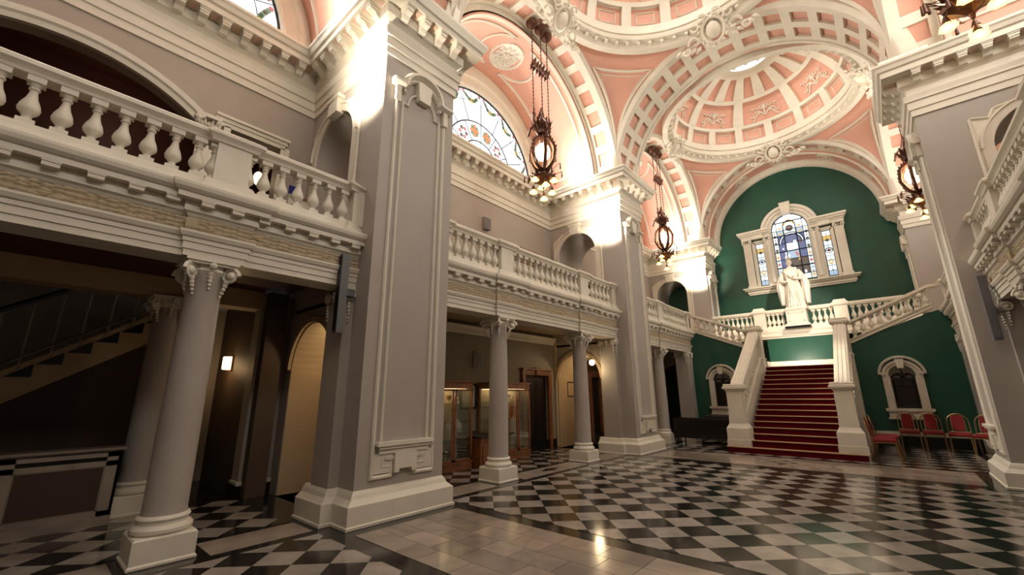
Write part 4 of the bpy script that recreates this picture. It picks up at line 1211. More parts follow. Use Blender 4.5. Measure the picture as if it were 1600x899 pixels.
# mantle hanging from the shoulders down each side and behind
for sg in (-1, 1):
    R = []
    for k in range(12):
        f = k / 11; z = 1.50 - 1.32 * f
        cx = sg * (.24 + .17 * sin(min(1, f * 1.7) * pi * .62)); w = .07 + .05 * sin(f * pi); d = .13 + .07 * f
        R.append([P3(cx + w * (1 + .22 * cos(5 * t + 4 * f)) * cos(t), .06 + d * sin(t) * (1 + .12 * cos(7 * t)), z) for t in [2 * pi * h / 20 for h in range(20)]])
    m.rings(R)
R = []
for k in range(10):
    f = k / 9
    R.append([P3((.22 + .15 * f) * cos(t) * (1 + .06 * cos(11 * t)), .13 + (.06 + .07 * f) * sin(t), 1.50 - 1.48 * f) for t in [2 * pi * h / 32 for h in range(32)]])
m.rings(R)
# diagonal sash and neck collar
m.tube([P3(-.20, -.10, 1.50), P3(-.08, -.19, 1.34), P3(.06, -.20, 1.18), P3(.2, -.14, 1.02)], [.04, .045, .045, .04], 8)
# arms: right hand lowered holding a sceptre, left bent across carrying an orb
m.tube([P3(-.23, 0, 1.50), P3(-.33, -.03, 1.28), P3(-.32, -.12, 1.10), P3(-.20, -.22, 1.05), P3(-.13, -.25, 1.06)], [.085, .08, .07, .05, .035], 10)
m.tube([P3(.23, 0, 1.50), P3(.32, -.03, 1.29), P3(.30, -.14, 1.13), P3(.17, -.24, 1.14), P3(.11, -.26, 1.16)], [.085, .08, .07, .05, .035], 10)
for hx, hz_ in ((-.11, 1.06), (.10, 1.16)):
    m.ball(P3(hx, -.265, hz_), .04, 8, 5, sx=1.1, sy=.7)
    for q in range(4):
        m.tube([P3(hx - .02 + .0 * q, -.28, hz_ + .028 - .019 * q), P3(hx + .02, -.305, hz_ + .026 - .019 * q), P3(hx + .045, -.285, hz_ + .022 - .019 * q)], [.011, .010, .008], 5)
    m.tube([P3(hx - .01, -.25, hz_ + .035), P3(hx + .02, -.27, hz_ + .06)], [.012, .009], 5)
m.ball(P3(.12, -.285, 1.235), .06, 10, 7)
m.tube([P3(-.05, -.30, .55), P3(-.10, -.29, 1.05), P3(-.16, -.27, 1.52)], [.014, .014, .018], 6)
m.ball(P3(-.165, -.268, 1.55), .032, 8, 5)
# long apron folds in front
for q in range(6):
    xx = -.16 + .064 * q
    m.tube([P3(xx * .75, -.19, .98), P3(xx, -.23, .55), P3(xx * 1.2, -.27, .04)], [.012, .022, .03], 6)
# neck, head, face, hair
m.tube([P3(0, 0, 1.58), P3(0, -.01, 1.74)], [.065, .055], 10)
m.ball(P3(0, -.02, 1.83), .095, 14, 10, sx=.92, sy=1.02, sz=1.22)
m.tube([P3(0, -.115, 1.86), P3(0, -.14, 1.825), P3(0, -.118, 1.81)], [.010, .016, .012], 6)
m.ball(P3(0, -.105, 1.745), .026, 8, 5); m.tube([P3(-.025, -.112, 1.785), P3(0, -.122, 1.787), P3(.025, -.112, 1.785)], .008, 5)
for sg in (-1, 1):
    m.ball(P3(sg * .034, -.098, 1.845), .013, 6, 4); m.tube([P3(sg * .018, -.112, 1.868), P3(sg * .055, -.098, 1.868)], .009, 5)
    m.ball(P3(sg * .09, -.01, 1.83), .02, 6, 4, sz=1.5)
m.ball(P3(0, .045, 1.85), .105, 12, 8, sz=1.1); m.ball(P3(0, .13, 1.80), .05, 8, 5)
m.lathe([(.075, 0), (.085, .01), (.083, .05), (.10, .07), (.06, .075)], P3(0, 0, 1.925), 16)
for q in range(8):
    t = 2 * pi * q / 8; m.ball(P3(.088 * cos(t), .088 * sin(t), 2.01), .020, 6, 4)
m.tube([P3(-.08, 0, 2.0), P3(0, 0, 2.06), P3(.08, 0, 2.0)], .012, 5); m.ball(P3(0, 0, 2.08), .022, 6, 4)
body = m.build('figure', M['statue'], sta, smooth=True)
rm = body.modifiers.new('fuse', 'REMESH'); rm.mode = 'VOXEL'; rm.voxel_size = .011; rm.use_smooth_shade = True
sm = body.modifiers.new('soften', 'SMOOTH'); sm.iterations = 2; sm.factor = .4
MB().box(sx0 - .33, sx0 + .33, sy0 - .30, sy0 + .3, sz0 - .0, sz0 + .05).build('plinth', M['statue'], sta)

# ================================================================== stained glass window group on the green wall
YW = 20.25
sw = struct('window_end', (WX, YW, 6))
def wbox(nm, mat, *bx):
    m = MB()
    for b in bx: m.box(*b)
    return m.build(nm, M[mat], sw)
wbox('window_sill', 'cream', (WX - 2.0, WX + 2.0, YW - .26, YW, 5.84, 5.90), (WX - 1.95, WX + 1.95, YW - .20, YW, 5.78, 5.84), (WX - 1.86, WX + 1.86, YW - .12, YW, 5.66, 5.78), (WX - 1.82, WX + 1.82, YW - .08, YW, 5.60, 5.66))
for sg in (-1, 1):
    c = WX + sg * 1.18
    for px_, w in ((WX + sg * 1.63, .15), (WX + sg * .84, .12)):
        m = MB().box(px_ - w - .03, px_ + w + .03, YW - .15, YW, 5.90, 6.0).box(px_ - w, px_ + w, YW - .11, YW, 6.0, 7.86)
        m.build('window_pilaster', M['cream'], sw)
        m = MB().box(px_ - w - .02, px_ + w + .02, YW - .13, YW, 7.86, 7.90).box(px_ - w - .04, px_ + w + .04, YW - .16, YW, 8.04, 8.08)
        for q in (-1, 1):
            m.ball((px_ + q * w, YW - .13, 7.99), .05, 8, 5)
            for j in range(3): leaf(m, (px_ + q * w * .5 * j, YW - .12, 7.88), (px_ + q * w * .6 * j, YW - .16, 8.02), .04, (0, -.03, 0))
        m.build('window_capital', M['cream'], sw)
    # round column shaft against the centre light
    MB().lathe([(.085, 6.0), (.075, 6.06), (.068, 7.7), (.08, 7.8), (.07, 7.86)], (WX + sg * .80, YW - .16, 0), 16).build('window_column', M['cream'], sw, smooth=True)
    # moulded frame of the side light
    m = MB(); xl, xr = (c - .15, c + .15)
    for a, b_, d in ((.0, .06, .05), (.06, .12, .08)):
        m.box(xl - b_, xl - a, YW - d, YW, 5.95, 7.9 + a).box(xr + a, xr + b_, YW - d, YW, 5.95, 7.9 + a).box(xl - b_, xr + b_, YW - d, YW, 7.85 + a, 7.85 + b_)
    m.build('side_light_frame', M['cream'], sw)
    xa, xb_ = sorted((WX + sg * .72, WX + sg * 1.95))
    m = MB()
    for z0, z1, d, e in ((8.08, 8.20, .13, -.12), (8.20, 8.26, .17, -.09), (8.26, 8.34, .24, -.04), (8.34, 8.42, .30, .0)):
        m.box(xa - (e if sg < 0 else 0) - (0 if sg > 0 else 0), xb_ + (e if sg > 0 else 0), YW - d, YW, z0, z1)
    m.box(c - .2, c + .2, YW - .19, YW, 8.05, 8.26)
    m.build('window_entablature', M['cream'], sw)
MB().arc((WX, YW, zs_), 'y', [(0, 0), (0, -.08), (.05, -.10), (.12, -.10), (.13, -.14), (.24, -.14), (.26, -.20), (.36, -.22), (.38, -.16), (.38, 0)], .66, 0, pi, 32).build('window_arch', M['cream'], sw)
MB().plate([(WX - .13, 8.86), (WX + .13, 8.86), (WX + .2, 9.38), (WX - .2, 9.38)], 'y', YW - .27, YW).build('keystone', M['cream'], sw)
m = MB()
for sg in (-1, 1): m.box(WX + sg * .69 - .035, WX + sg * .69 + .035, YW - .06, YW, 5.95, 8.25)
m.build('centre_light_frame', M['cream'], sw)
# panes: every quarry of the stained glass is a piece of glass in lead
def pane_cell(poly, key, parent=None, nm='pane', yy=YW + .06):
    MB().rings([[(x, yy, z) for x, z in poly], [(x, yy + .01, z) for x, z in poly]]).build(nm, PANES[key], parent or sw)
lead = MB()
rnd = random.Random(3)
XS = [-.66, -.47, -.22, .22, .47, .66]
ZS = [6.0, 6.25, 6.60, 6.95, 7.30, 7.65, 8.00, 8.25, 8.6, 8.92]
def lim(x): return zs_ + sqrt(max(0, .66 ** 2 - x * x))
for i in range(5):
    for j in range(9):
        x0_, x1_, z0_, z1_ = XS[i], XS[i + 1], ZS[j], ZS[j + 1]
        xm, zm = (x0_ + x1_) / 2, (z0_ + z1_) / 2
        if z0_ >= lim(x0_) - .01 and z0_ >= lim(x1_) - .01: continue
        p = [(WX + x0_, z0_), (WX + x1_, z0_), (WX + x1_, min(z1_, max(z0_ + .001, lim(x1_)))), (WX + xm, min(z1_, lim(xm))), (WX + x0_, min(z1_, max(z0_ + .001, lim(x0_))))]
        key = 'clear2'
        if j >= 7: key = 'clear'
        elif i == 2: key = ('clear2', 'dark', 'dark', 'sky', 'clear2', 'blue', 'clear2')[j]
        elif i in (1, 3): key = ('clear2', 'dark' if i == 3 else 'sky', 'dark' if i == 3 else 'blue', 'blue', 'blue', 'blue', 'sky')[j]
        pane_cell(p, key)
        lead.tube([(WX + x0_, YW + .05, z0_), (WX + x1_, YW + .05, z0_)], .014 if j % 2 else .024, 4)
for x_ in (-.652, -.47, -.22, .22, .47, .652):
    lead.tube([(WX + x_, YW + .05, 6.0), (WX + x_, YW + .05, min(8.42 if abs(x_) < .3 else 9, zs_ + sqrt(max(0, .66 ** 2 - x_ * x_))))], .021 if abs(x_) != .47 else .012, 4)
lead.tube([(WX + .65 * cos(t), YW + .05, zs_ + .65 * sin(t)) for t in [pi * h / 24 for h in range(25)]], .022, 4)
lead.tube([(WX - .65, YW + .05, 6.01), (WX + .65, YW + .05, 6.01)], .02, 4)
for a in (pi * .3, pi * .5, pi * .7): lead.tube([(WX + .25 * cos(a), YW + .05, 8.42 + .25 * sin(a)), (WX + .65 * cos(a), YW + .05, zs_ + .65 * sin(a))], .006, 4)
for rr, cz_ in ((.22, 8.42), (.44, 7.66), (.36, 7.66), (.12, 8.30), (.08, 8.30)):
    full_ = rr < .15
    lead.tube([(WX + rr * cos(t), YW + .045, cz_ + rr * sin(t)) for t in [(2 * pi if full_ else pi) * h / 24 for h in range(25)]], .018, 4)
lead.build('leading', M['lead'], sw)
def bandarc(cx, cz, r0, r1, a0, a1, key, yy=YW + .055):
    MB().arc((cx, yy, cz), 'y', [(0, 0), (r1 - r0, 0), (r1 - r0, .006), (0, .006)], r0, a0, a1, 12).build('glass_band', PANES[key], sw)
bandarc(WX, 7.66, .37, .43, 0, pi, 'clear2'); bandarc(WX, 7.66, .24, .355, .1, pi - .1, 'blue')
bandarc(WX, 8.42, .15, .205, .1, pi - .1, 'gold')
for k in range(24):      # figures and scrolls, as small irregular pieces
    a, b = rnd.uniform(-.34, .34), rnd.uniform(6.3, 7.75)
    key = rnd.choice(('sky', 'clear2', 'clear', 'gold', 'rose')) if b > 7.0 and a < .15 else rnd.choice(('dark', 'red', 'clear2', 'dark', 'gold'))
    n = rnd.randint(4, 6); r_ = rnd.uniform(.035, .08)
    pane_cell([(WX + a + r_ * cos(t) * rnd.uniform(.6, 1.2), b + 1.3 * r_ * sin(t)) for t in [2 * pi * h / n for h in range(n)]], key, None, 'glass_fragment', YW + .048)
pane_cell([(WX - .19, 7.38), (WX + .0, 7.33), (WX + .19, 7.38), (WX + .17, 7.62), (WX, 7.58), (WX - .17, 7.64)], 'clear', None, 'glass_fragment', YW + .046)
for sg in (-1, 1):
    for k in range(14):
        z_ = 6.15 + .155 * k
        key = ('gold', 'dark', 'sky', 'dark', 'rose', 'dark', 'gold')[k % 7]
        r_ = .055 if k % 2 == 0 else .03
        pane_cell([(WX + sg * .56 + r_ * cos(t), z_ + r_ * 1.2 * sin(t)) for t in [2 * pi * h / 8 for h in range(8)]], key, None, 'glass_fragment', YW + .05)
    for k in range(3):
        pane_cell([(WX + sg * .35 + .07 * cos(t), 8.1 + .12 * k + .05 * sin(t)) for t in [2 * pi * h / 7 for h in range(7)]], ('gold', 'sky', 'gold')[k], None, 'glass_fragment', YW + .05)
def disc(x, z, r, key, yy=YW + .05, n=12, rz=1):
    MB().rings([[(x + r * cos(t), yy + d, z + r * rz * sin(t)) for t in [2 * pi * h / n for h in range(n)]] for d in (0, .008)]).build('glass_roundel', PANES[key], sw)
disc(WX, 8.30, .085, 'rose'); disc(WX, 8.30, .04, 'dark', YW + .045); disc(WX, 8.70, .07, 'gold'); disc(WX, 8.70, .035, 'clear', YW + .045)
for sg in (-1, 1):
    c = WX + sg * 1.18; lead = MB()
    for j in range(9):
        z0_ = 5.98 + 1.87 * j / 9
        for i in range(2):
            key = ('sky', 'clear2', 'clear2', 'clear2', 'clear', 'clear2', 'clear2', 'gold', 'clear')[j]
            pane_cell([(c - .15 + .15 * i, z0_), (c + .15 * i, z0_), (c + .15 * i, z0_ + 1.87 / 9), (c - .15 + .15 * i, z0_ + 1.87 / 9)], key)
        lead.tube([(c - .15, YW + .05, z0_), (c + .15, YW + .05, z0_)], .008, 4)
    for x_ in (-.145, 0, .145): lead.tube([(c + x_, YW + .05, 5.98), (c + x_, YW + .05, 7.85)], .021 if x_ else .004, 4)
    for z_ in (5.99, 7.84): lead.tube([(c - .15, YW + .055, z_), (c + .15, YW + .055, z_)], .012, 4)
    for rr in (.115, .10): lead.tube([(c + rr * cos(t), YW + .05, 7.02 + rr * sin(t)) for t in [2 * pi * h / 20 for h in range(21)]], .008, 4)
    lead.build('leading', M['lead'], sw)
    disc(c, 7.02, .065, 'red' if sg > 0 else 'blue'); disc(c, 7.45, .07, 'dark', rz=.8); disc(c, 7.72, .03, 'orange'); disc(c, 6.55, .09, 'gold', rz=1.2); disc(c, 6.55, .05, 'clear2', YW + .045); disc(c, 6.2, .03, 'dark')

# ================================================================== niches in the stair walls
for s in (-1, 1):
    c = -4.58 if s < 0 else .34
    sd = 'left' if s < 0 else 'right'
    nr = thing('niche_surround', 'white arched stone surround in the green wall %s of the stair' % sd, 'niche', (c, 17.0, .8), 'arched niches in the green stair walls')
    Y = 17.0
    m = MB().arc((c, Y, 1.98), 'y', [(0, -.02), (.02, -.07), (.08, -.08), (.10, -.12), (.16, -.13), (.18, -.02)], .29, 0, pi, 24)
    for sg in (-1, 1):
        a, b = sorted((c + sg * .29, c + sg * .45)); m.box(a, b, Y - .09, Y - .0, 1.0, 1.98)
        a, b = sorted((c + sg * .27, c + sg * .33)); m.box(a, b, Y - .05, Y - .0, 1.0, 1.98)
    m.build('arched_frame', M['cream'], nr)
    m = MB().arc((c, Y, 2.02), 'y', [(.20, 0), (.20, -.14), (.25, -.16), (.27, -.1), (.27, 0)], .27, .12, pi - .12, 24)
    for sg in (-1, 1):
        a, b = sorted((c + sg * .36, c + sg * .53)); m.box(a, b, Y - .14, Y - .0, 2.03, 2.09)
    m.build('hood_moulding', M['cream'], nr)
    MB().plate([(c - .07, 2.2), (c + .07, 2.2), (c + .10, 2.46), (c - .10, 2.46)], 'y', Y - .18, Y - .0).build('keystone', M['cream'], nr)
    MB().box(c - .52, c + .52, Y - .12, Y - 0, .98, 1.06).box(c - .47, c + .47, Y - .07, Y - .0, .80, .98).box(c - .50, c + .50, Y - .10, Y - .0, .76, .81).build('sill', M['cream'], nr)
    MB().box(c - .33, c + .33, Y + .18, Y + .21, .95, 2.35).build('niche_back', M['cream'], nr)
    bd = thing('carved_board', 'dark carved wooden board with a scrolled pediment inside the %s niche' % sd, 'board', (c, Y + .05, 1.07), 'carved boards in the niches')
    MB().plate([(c - .26, 1.07), (c + .26, 1.07), (c + .26, 1.92), (c - .26, 1.92)], 'y', Y + .02, Y + .10).build('panel', M['darkwood'], bd)
    m = MB()
    for sg in (-1, 1):
        m.tube([(c + sg * (.25 - .13 * h / 8), Y + .04, 1.94 + .10 * sin(h / 8 * 1.6)) for h in range(9)], .028, 6)
        m.ball((c + sg * .11, Y + .03, 2.03), .045, 8, 5)
    m.ball((c, Y + .04, 2.0), .07, 8, 6, sz=1.2); m.tube([(c, Y + .04, 2.05), (c, Y + .04, 2.16)], [.03, .012], 6); m.ball((c, Y + .04, 2.17), .022, 6, 4)
    m.build('scrolled_crest', M['darkwood'], bd)
    m = MB()
    for x_ in (-.22, .22): m.lathe([(.022, 1.1), (.018, 1.3), (.026, 1.5), (.018, 1.85)], (c + x_, Y + .015, 0), 8)
    m.box(c - .26, c + .26, Y, Y + .03, 1.88, 1.93).box(c - .26, c + .26, Y, Y + .03, 1.07, 1.12)
    m.build('board_frame', M['darkwood'], bd)
    m = MB()
    for x_ in (-.1, .1): m.ball((c + x_, Y + .01, 1.72), .05, 8, 4, sy=.3)
    m.build('carved_roundels', M['darkwood'], bd)

# ================================================================== chandeliers
def chandelier(x, y, label):
    root = thing('chandelier', label, 'chandelier', (x, y, 11.3), 'bronze chandeliers hung from the side vaults')
    P = lambda a, b, z: (x + a, y + b, z)
    rods = [(-.02, -.30), (.02, .02), (0, .32)]
    for k, (a, b) in enumerate(rods):
        MB().lathe([(.02, 11.02), (.05, 11.06), (.10, 11.10), (.15, 11.17), (.16, 11.22), (.10, 11.30)], P(a * 1.0, b, 0)[:2] + (0,), 14).build('ceiling_rose', M['bronze'], root, smooth=True)
        m = MB(); z = 11.05; bot = 8.55 if k != 1 else 8.7
        m.tube([P(a, b, z), P(a, b, bot)], .011, 5)
        q = 0
        while z > bot:
            m.ball(P(a, b, z), .022, 5, 3, sz=1.8); z -= .11
        m.build('chain', M['bronze'], root)
    # upper leafy collar
    m = MB()
    for b0, b1 in ((-.32, .34),):
        m.tube([P(0, b0 + (b1 - b0) * h / 10, 9.92 + .05 * sin(h)) for h in range(11)], .035, 6)
        for h in range(12):
            b = b0 + (b1 - b0) * h / 11
            leaf(m, P(0, b, 9.86), P(.09 * (-1) ** h, b + .05, 10.10 - .02 * (h % 3)), .05, (.02, 0, .03))
            leaf(m, P(0, b, 9.94), P(.07 * (-1) ** (h + 1), b - .02, 9.72 + .02 * (h % 3)), .05, (.02, 0, .03))
            m.ball(P(0, b, 9.93), .045, 6, 4)
    m.build('leafy_collar', M['bronze'], root)
    # crown and lantern cage
    m = MB()
    m.lathe([(.0, 8.78), (.03, 8.70), (.05, 8.62), (.03, 8.55), (.07, 8.45), (.05, 8.38), (.10, 8.30), (.14, 8.18), (.09, 8.10), (.16, 8.02), (.13, 7.96), (.02, 7.94)], P(0, 0, 0), 12, lobes=6, amp=.12)
    for k in range(3):
        t = 2 * pi * k / 3 + pi / 2
        m.tube([P(0 + .04 * cos(t), .04 * sin(t), 8.6), P(.12 * cos(t), .12 * sin(t), 8.35), P(.30 * cos(t), .30 * sin(t), 8.15), P(.36 * cos(t), .36 * sin(t), 7.95)], .028, 6)
    for a, b in rods:
        m.lathe([(0, 8.62), (.04, 8.55), (.02, 8.48), (.06, 8.4), (.03, 8.3), (.05, 8.2), (0, 8.1)], P(a, b * 1.0, 0), 8)
    for k in range(14):
        t = 2 * pi * k / 14
        leaf(m, P(.10 * cos(t), .10 * sin(t), 8.0), P(.30 * cos(t), .30 * sin(t), 8.22 + .1 * (k % 2)), .06, (0, 0, .04))
    m.build('crown', M['bronze'], root, smooth=False)
    m = MB()
    for k in range(3):
        t = pi * k / 3 + .35
        pts = []
        for h in range(29):
            q = 2 * pi * h / 28
            w = .31 + .012 * sin(8 * q)
            pts.append(P(w * cos(q) * cos(t), w * cos(q) * sin(t), 7.42 + .47 * sin(q)))
        m.tube(pts, .046, 6)
        for h in range(0, 28):
            p, q2 = Vector(pts[h]), Vector(pts[h]) - Vector(P(0, 0, 7.42))
            leaf(m, p, p + q2.normalized() * .075 + Vector((0, 0, .03)), .035, (.01, .01, .03))
    m.build('oval_hoops', M['bronze'], root)
    MB().ball(P(0, 0, 7.45), .19, 16, 10, sz=1.25).build('globe', M['bulb'], root, smooth=True)
    m = MB()
    m.lathe([(.02, 6.98), (.08, 6.95), (.05, 6.90), (.16, 6.82), (.27, 6.74), (.25, 6.68), (.12, 6.60), (.04, 6.52), (.02, 6.44)], P(0, 0, 0), 16, lobes=8, amp=.06)
    for k in range(12):
        t = 2 * pi * k / 12
        leaf(m, P(.2 * cos(t), .2 * sin(t), 6.76), P(.33 * cos(t), .33 * sin(t), 6.84), .05, (0, 0, .03))
    m.build('bottom_bowl', M['bronze'], root)
    for k in range(14):
        t = 2 * pi * k / 14; rr = .38 + .05 * (k % 3)
        z = 7.2 - .12 * (k % 5)
        m = MB().tube([P(.2 * cos(t), .2 * sin(t), z - .16), P(rr * cos(t), rr * sin(t), z)], .008, 4)
        m.tube([P(rr * cos(t), rr * sin(t), z), P(rr * cos(t), rr * sin(t), z - .16)], [.012, .024], 5)
        m.build('hanging_drop', M['bronze'], root)
    for k in range(7):
        t = 2 * pi * k / 6 + .3; rr = .27 if k < 6 else 0
        z = (6.42 if k % 2 else 6.62) if k < 6 else 6.18
        c = P(rr * cos(t), rr * sin(t), 0)
        m = MB(); m.lathe([(.02, z + .16), (.035, z + .12), (.05, z + .07), (.04, z + .05)], c, 8)
        m.tube([P(rr * cos(t), rr * sin(t), z + .14), P(rr * .6 * cos(t), rr * .6 * sin(t), 6.78)], .01, 4)
        h = m.build('lamp_holder', M['bronze'], root)
        MB().lathe([(.035, z + .06), (.05, z + .03), (.07, z + .0), (.10, z - .025), (.095, z - .035), (.05, z)], c, 14, lobes=7, amp=.07).build('flower_shade', M['shade'], h, smooth=True)
        MB().ball((c[0], c[1], z + .0), .035, 8, 6).build('small_bulb', M['bulb'], h, smooth=True)
    lamp('POINT', P(0, 0, 7.45), 70, WARM, .2)
    return root
chandelier(-5.58, 7.625, 'ornate bronze chandelier hanging in front of the large lunette, left of centre')
chandelier(-5.66, 15.57, 'ornate bronze chandelier hanging farther off, beyond the second left pier')
chandelier(1.70, 7.625, 'chandelier at the top right corner, showing its amber flower-shaped shades')
chandelier(1.52, 15.57, 'chandelier half hidden behind the edge of the right-hand pier')

# ================================================================== chairs
def chair(x, y, rz_, label):
    root = thing('banquet_chair', label, 'chair', (0, 0, 0), 'red upholstered chairs')
    W, D = .42, .44
    m = MB().rings([[(sx * (W / 2 - i_), -D / 2 + i_, z), (sx * 0 + W / 2 - i_, 0, z)][:0] or [(-W / 2 + i_, -D / 2 + i_, z), (W / 2 - i_, -D / 2 + i_, z), (W / 2 - i_, D / 2 - i_, z), (-W / 2 + i_, D / 2 - i_, z)] for sx, i_, z in ((1, .02, .415), (1, 0, .43), (1, 0, .465), (1, .02, .485), (1, .06, .492))])
    m.build('seat', M['redcloth'], root)
    MB().box(-.20, .20, -.21, .21, .395, .416).build('seat_frame', M['gold'], root)
    def bk(xx, z): return (xx, .20 + (z - .45) * .20, z)
    R = []
    for k in range(9):
        f = k / 8; z = .53 + .385 * f
        w = .10 + .015 * sin(f * pi) if f < .95 else .085
        y_ = bk(0, z)[1]
        R.append([(-w, y_ - .022, z), (w, y_ - .022, z), (w, y_ + .018, z), (-w, y_ + .018, z)])
    MB().rings(R).build('backrest', M['redcloth'], root)
    pts = [bk(-.205, .42), bk(-.205, .60), bk(-.20, .74)] + [(.20 * cos(t), .20 + (.76 + .19 * sin(t) - .45) * .2, .76 + .19 * sin(t)) for t in [pi - pi * h / 12 for h in range(13)]] + [bk(.20, .74), bk(.205, .60), bk(.205, .42)]
    MB().tube(pts, .013, 6).build('back_frame', M['gold'], root, smooth=True)
    for sg in (-1, 1):
        MB().tube([bk(sg * .125, .50), bk(sg * .13, .75), bk(sg * .10, .92)], .009, 5).build('back_upright', M['gold'], root)
        MB().tube([(sg * .19, -.19, .41), (sg * .195, -.21, .20), (sg * .20, -.24, 0)], .013, 6).build('leg', M['gold'], root)
        MB().tube([(sg * .205, .20, .44), (sg * .205, .23, .20), (sg * .205, .29, 0)], .013, 6).build('leg', M['gold'], root)
    MB().tube([bk(-.2, .50), bk(.2, .50)], .010, 5).build('back_rail', M['gold'], root)
    root.location = (x, y, 0); root.rotation_euler = (0, 0, rz_)
    return root
c0 = chair(-.30, 13.45, pi / 2, 'red chair nearest the stair foot, seen from the side')
bpy.context.view_layer.update()
for (x, y, r, l) in ((-.28, 14.05, pi / 2, 'second red chair, just behind the one at the stair foot'),
                     (-.25, 14.7, pi / 2 + .05, 'third red chair against the stair side, mostly hidden'),
                     (.22, 16.55, 0, 'leftmost red chair along the green wall, under the niche'),
                     (.70, 16.55, 0.02, 'second red chair along the green wall, under the niche'),
                     (1.17, 16.20, -.12, 'red chair with a rounded gold back, right of the niche'),
                     (1.60, 15.85, -.3, 'red chair farthest right, half hidden by the pier')):
    dup(c0, (x, y, 0), r, l, 'red upholstered chairs')

# ================================================================== sofas left of the stair
def sofa(x, y, r, label):
    root = thing('sofa', label, 'sofa', (0, 0, 0), 'dark sofas')
    MB().box(-.85, .85, -.38, .36, .16, .36).build('base', M['leather'], root)
    for k in (-1, 1):
        a, b = sorted((k * .02, k * .70))
        MB().rings([[(a + i_, -.40 + i_, z), (b - i_, -.40 + i_, z), (b - i_, .18, z), (a + i_, .18, z)] for i_, z in ((.02, .36), (0, .38), (0, .45), (.03, .48))]).build('seat_cushion', M['leather'], root)
        MB().rings([[(k * .70, -.42, .16), (k * .86, -.42, .16), (k * .88, -.42, .55), (k * .80, -.42, .62), (k * .70, -.42, .56)], [(k * .70, .36, .16), (k * .86, .36, .16), (k * .88, .36, .60), (k * .80, .36, .68), (k * .70, .36, .60)]]).build('armrest', M['leather'], root)
    R = [[(-.86 + i_, y_, z), (.86 - i_, y_, z), (.86 - i_, y2, z), (-.86 + i_, y2, z)] for i_, y_, y2, z in ((0, .16, .36, .30), (0, .18, .40, .55), (.02, .20, .46, .72), (.05, .26, .46, .78))]
    MB().rings(R).build('backrest', M['leather'], root)
    for sx in (-.78, .78):
        for sy in (-.34, .30):
            MB().lathe([(.03, 0), (.022, .08), (.035, .165)], (sx, sy, 0), 8).build('leg', M['darkwood'], root)
    root.location = (x, y, 0); root.rotation_euler = (0, 0, r)
sofa(-4.62, 14.60, pi, 'dark leather sofa seen from behind, left of the stair foot')
sofa(-4.35, 16.3, 0, 'dark sofa against the green wall under the left niche')

# ================================================================== display cabinets
def trophy(x, y, z, h, mat, nm, label, parts=True):
    t = thing(nm, label, nm.replace('_', ' '), (x, y, z), 'exhibits in the display cabinets')
    MB().lathe([(.30 * h, 0), (.30 * h, .05 * h), (.10 * h, .12 * h), (.06 * h, .35 * h), (.12 * h, .45 * h), (.28 * h, .60 * h), (.32 * h, .85 * h), (.36 * h, h), (.32 * h, .98 * h), (.05 * h, .55 * h)], (x, y, z + .0), 14).build('cup', mat, t, smooth=True)
    for sg in (-1, 1):
        MB().tube([(x, y + sg * .30 * h, z + .85 * h), (x, y + sg * .50 * h, z + .8 * h), (x, y + sg * .45 * h, z + .6 * h), (x, y + sg * .24 * h, z + .55 * h)], .03 * h, 5).build('handle', mat, t)
def cabinet(x0, x1, y0, y1, h, label, shelves, doors):
    r = thing('display_cabinet', label, 'cabinet', ((x0 + x1) / 2, (y0 + y1) / 2, 0), 'glazed wooden display cabinets')
    MB().box(x0, x1 - .0, y0, y1, 0, .16).box(x0, x1 + .02, y0 - .02, y1 + .02, .13, .17).build('plinth', M['wood'], r)
    MB().box(x0, x1, y0, y1, h - .16, h - .03).box(x0, x1 + .03, y0 - .03, y1 + .03, h - .03, h).build('cornice', M['wood'], r)
    MB().box(x0, x0 + .02, y0, y1, .16, h - .16).build('back_panel', M['buff'], r)
    for yy in (y0, y1 - .05):
        MB().box(x1 - .05, x1, yy, yy + .05, .16, h - .16).build('corner_post', M['wood'], r)
        MB().box(x0, x0 + .05, yy, yy + .05, .16, h - .16).build('corner_post', M['wood'], r)
    for k in range(doors):
        a = y0 + (y1 - y0) * k / doors + .012; b = y0 + (y1 - y0) * (k + 1) / doors - .012
        m = MB().box(x1 - .01, x1 + .012, a, a + .045, .18, h - .17).box(x1 - .01, x1 + .012, b - .045, b, .18, h - .17).box(x1 - .01, x1 + .012, a, b, .18, .225).box(x1 - .01, x1 + .012, a, b, h - .215, h - .17)
        d = m.build('door', M['wood'], r)
        MB().box(x1 - .002, x1 + .002, a + .04, b - .04, .22, h - .21).build('glass_pane', M['glass'], d)
        MB().ball((x1 + .025, b - .03 if k % 2 == 0 else a + .03, .95), .014, 6, 4).build('knob', M['gold'], d)
    for z in shelves:
        MB().box(x0 + .02, x1 - .03, y0 + .03, y1 - .03, z, z + .012).build('shelf', M['glass'], r)
    for yy in (y0 + .001, y1 - .005):
        MB().box(x0 + .05, x1 - .05, yy, yy + .004, .17, h - .17).build('side_glass', M['glass'], r)
    MB().box(x0 + .04, x1 - .1, y0 + .1, y1 - .1, h - .175, h - .165).build('light_panel', M['globe'], r)
    lamp('POINT', ((x0 + x1) / 2, (y0 + y1) / 2, h - .3), 2.2, (1, .78, .48), .1)
cabinet(-7.72, -7.12, 5.15, 6.80, 1.84, 'tall glazed wooden cabinet with a lit interior, beside the near pier', (.55, .95, 1.35), 3)
cabinet(-7.72, -7.28, 7.55, 9.05, 1.84, 'second tall glazed wooden cabinet, seen past the middle column', (.55, .95, 1.35), 3)
k = 0
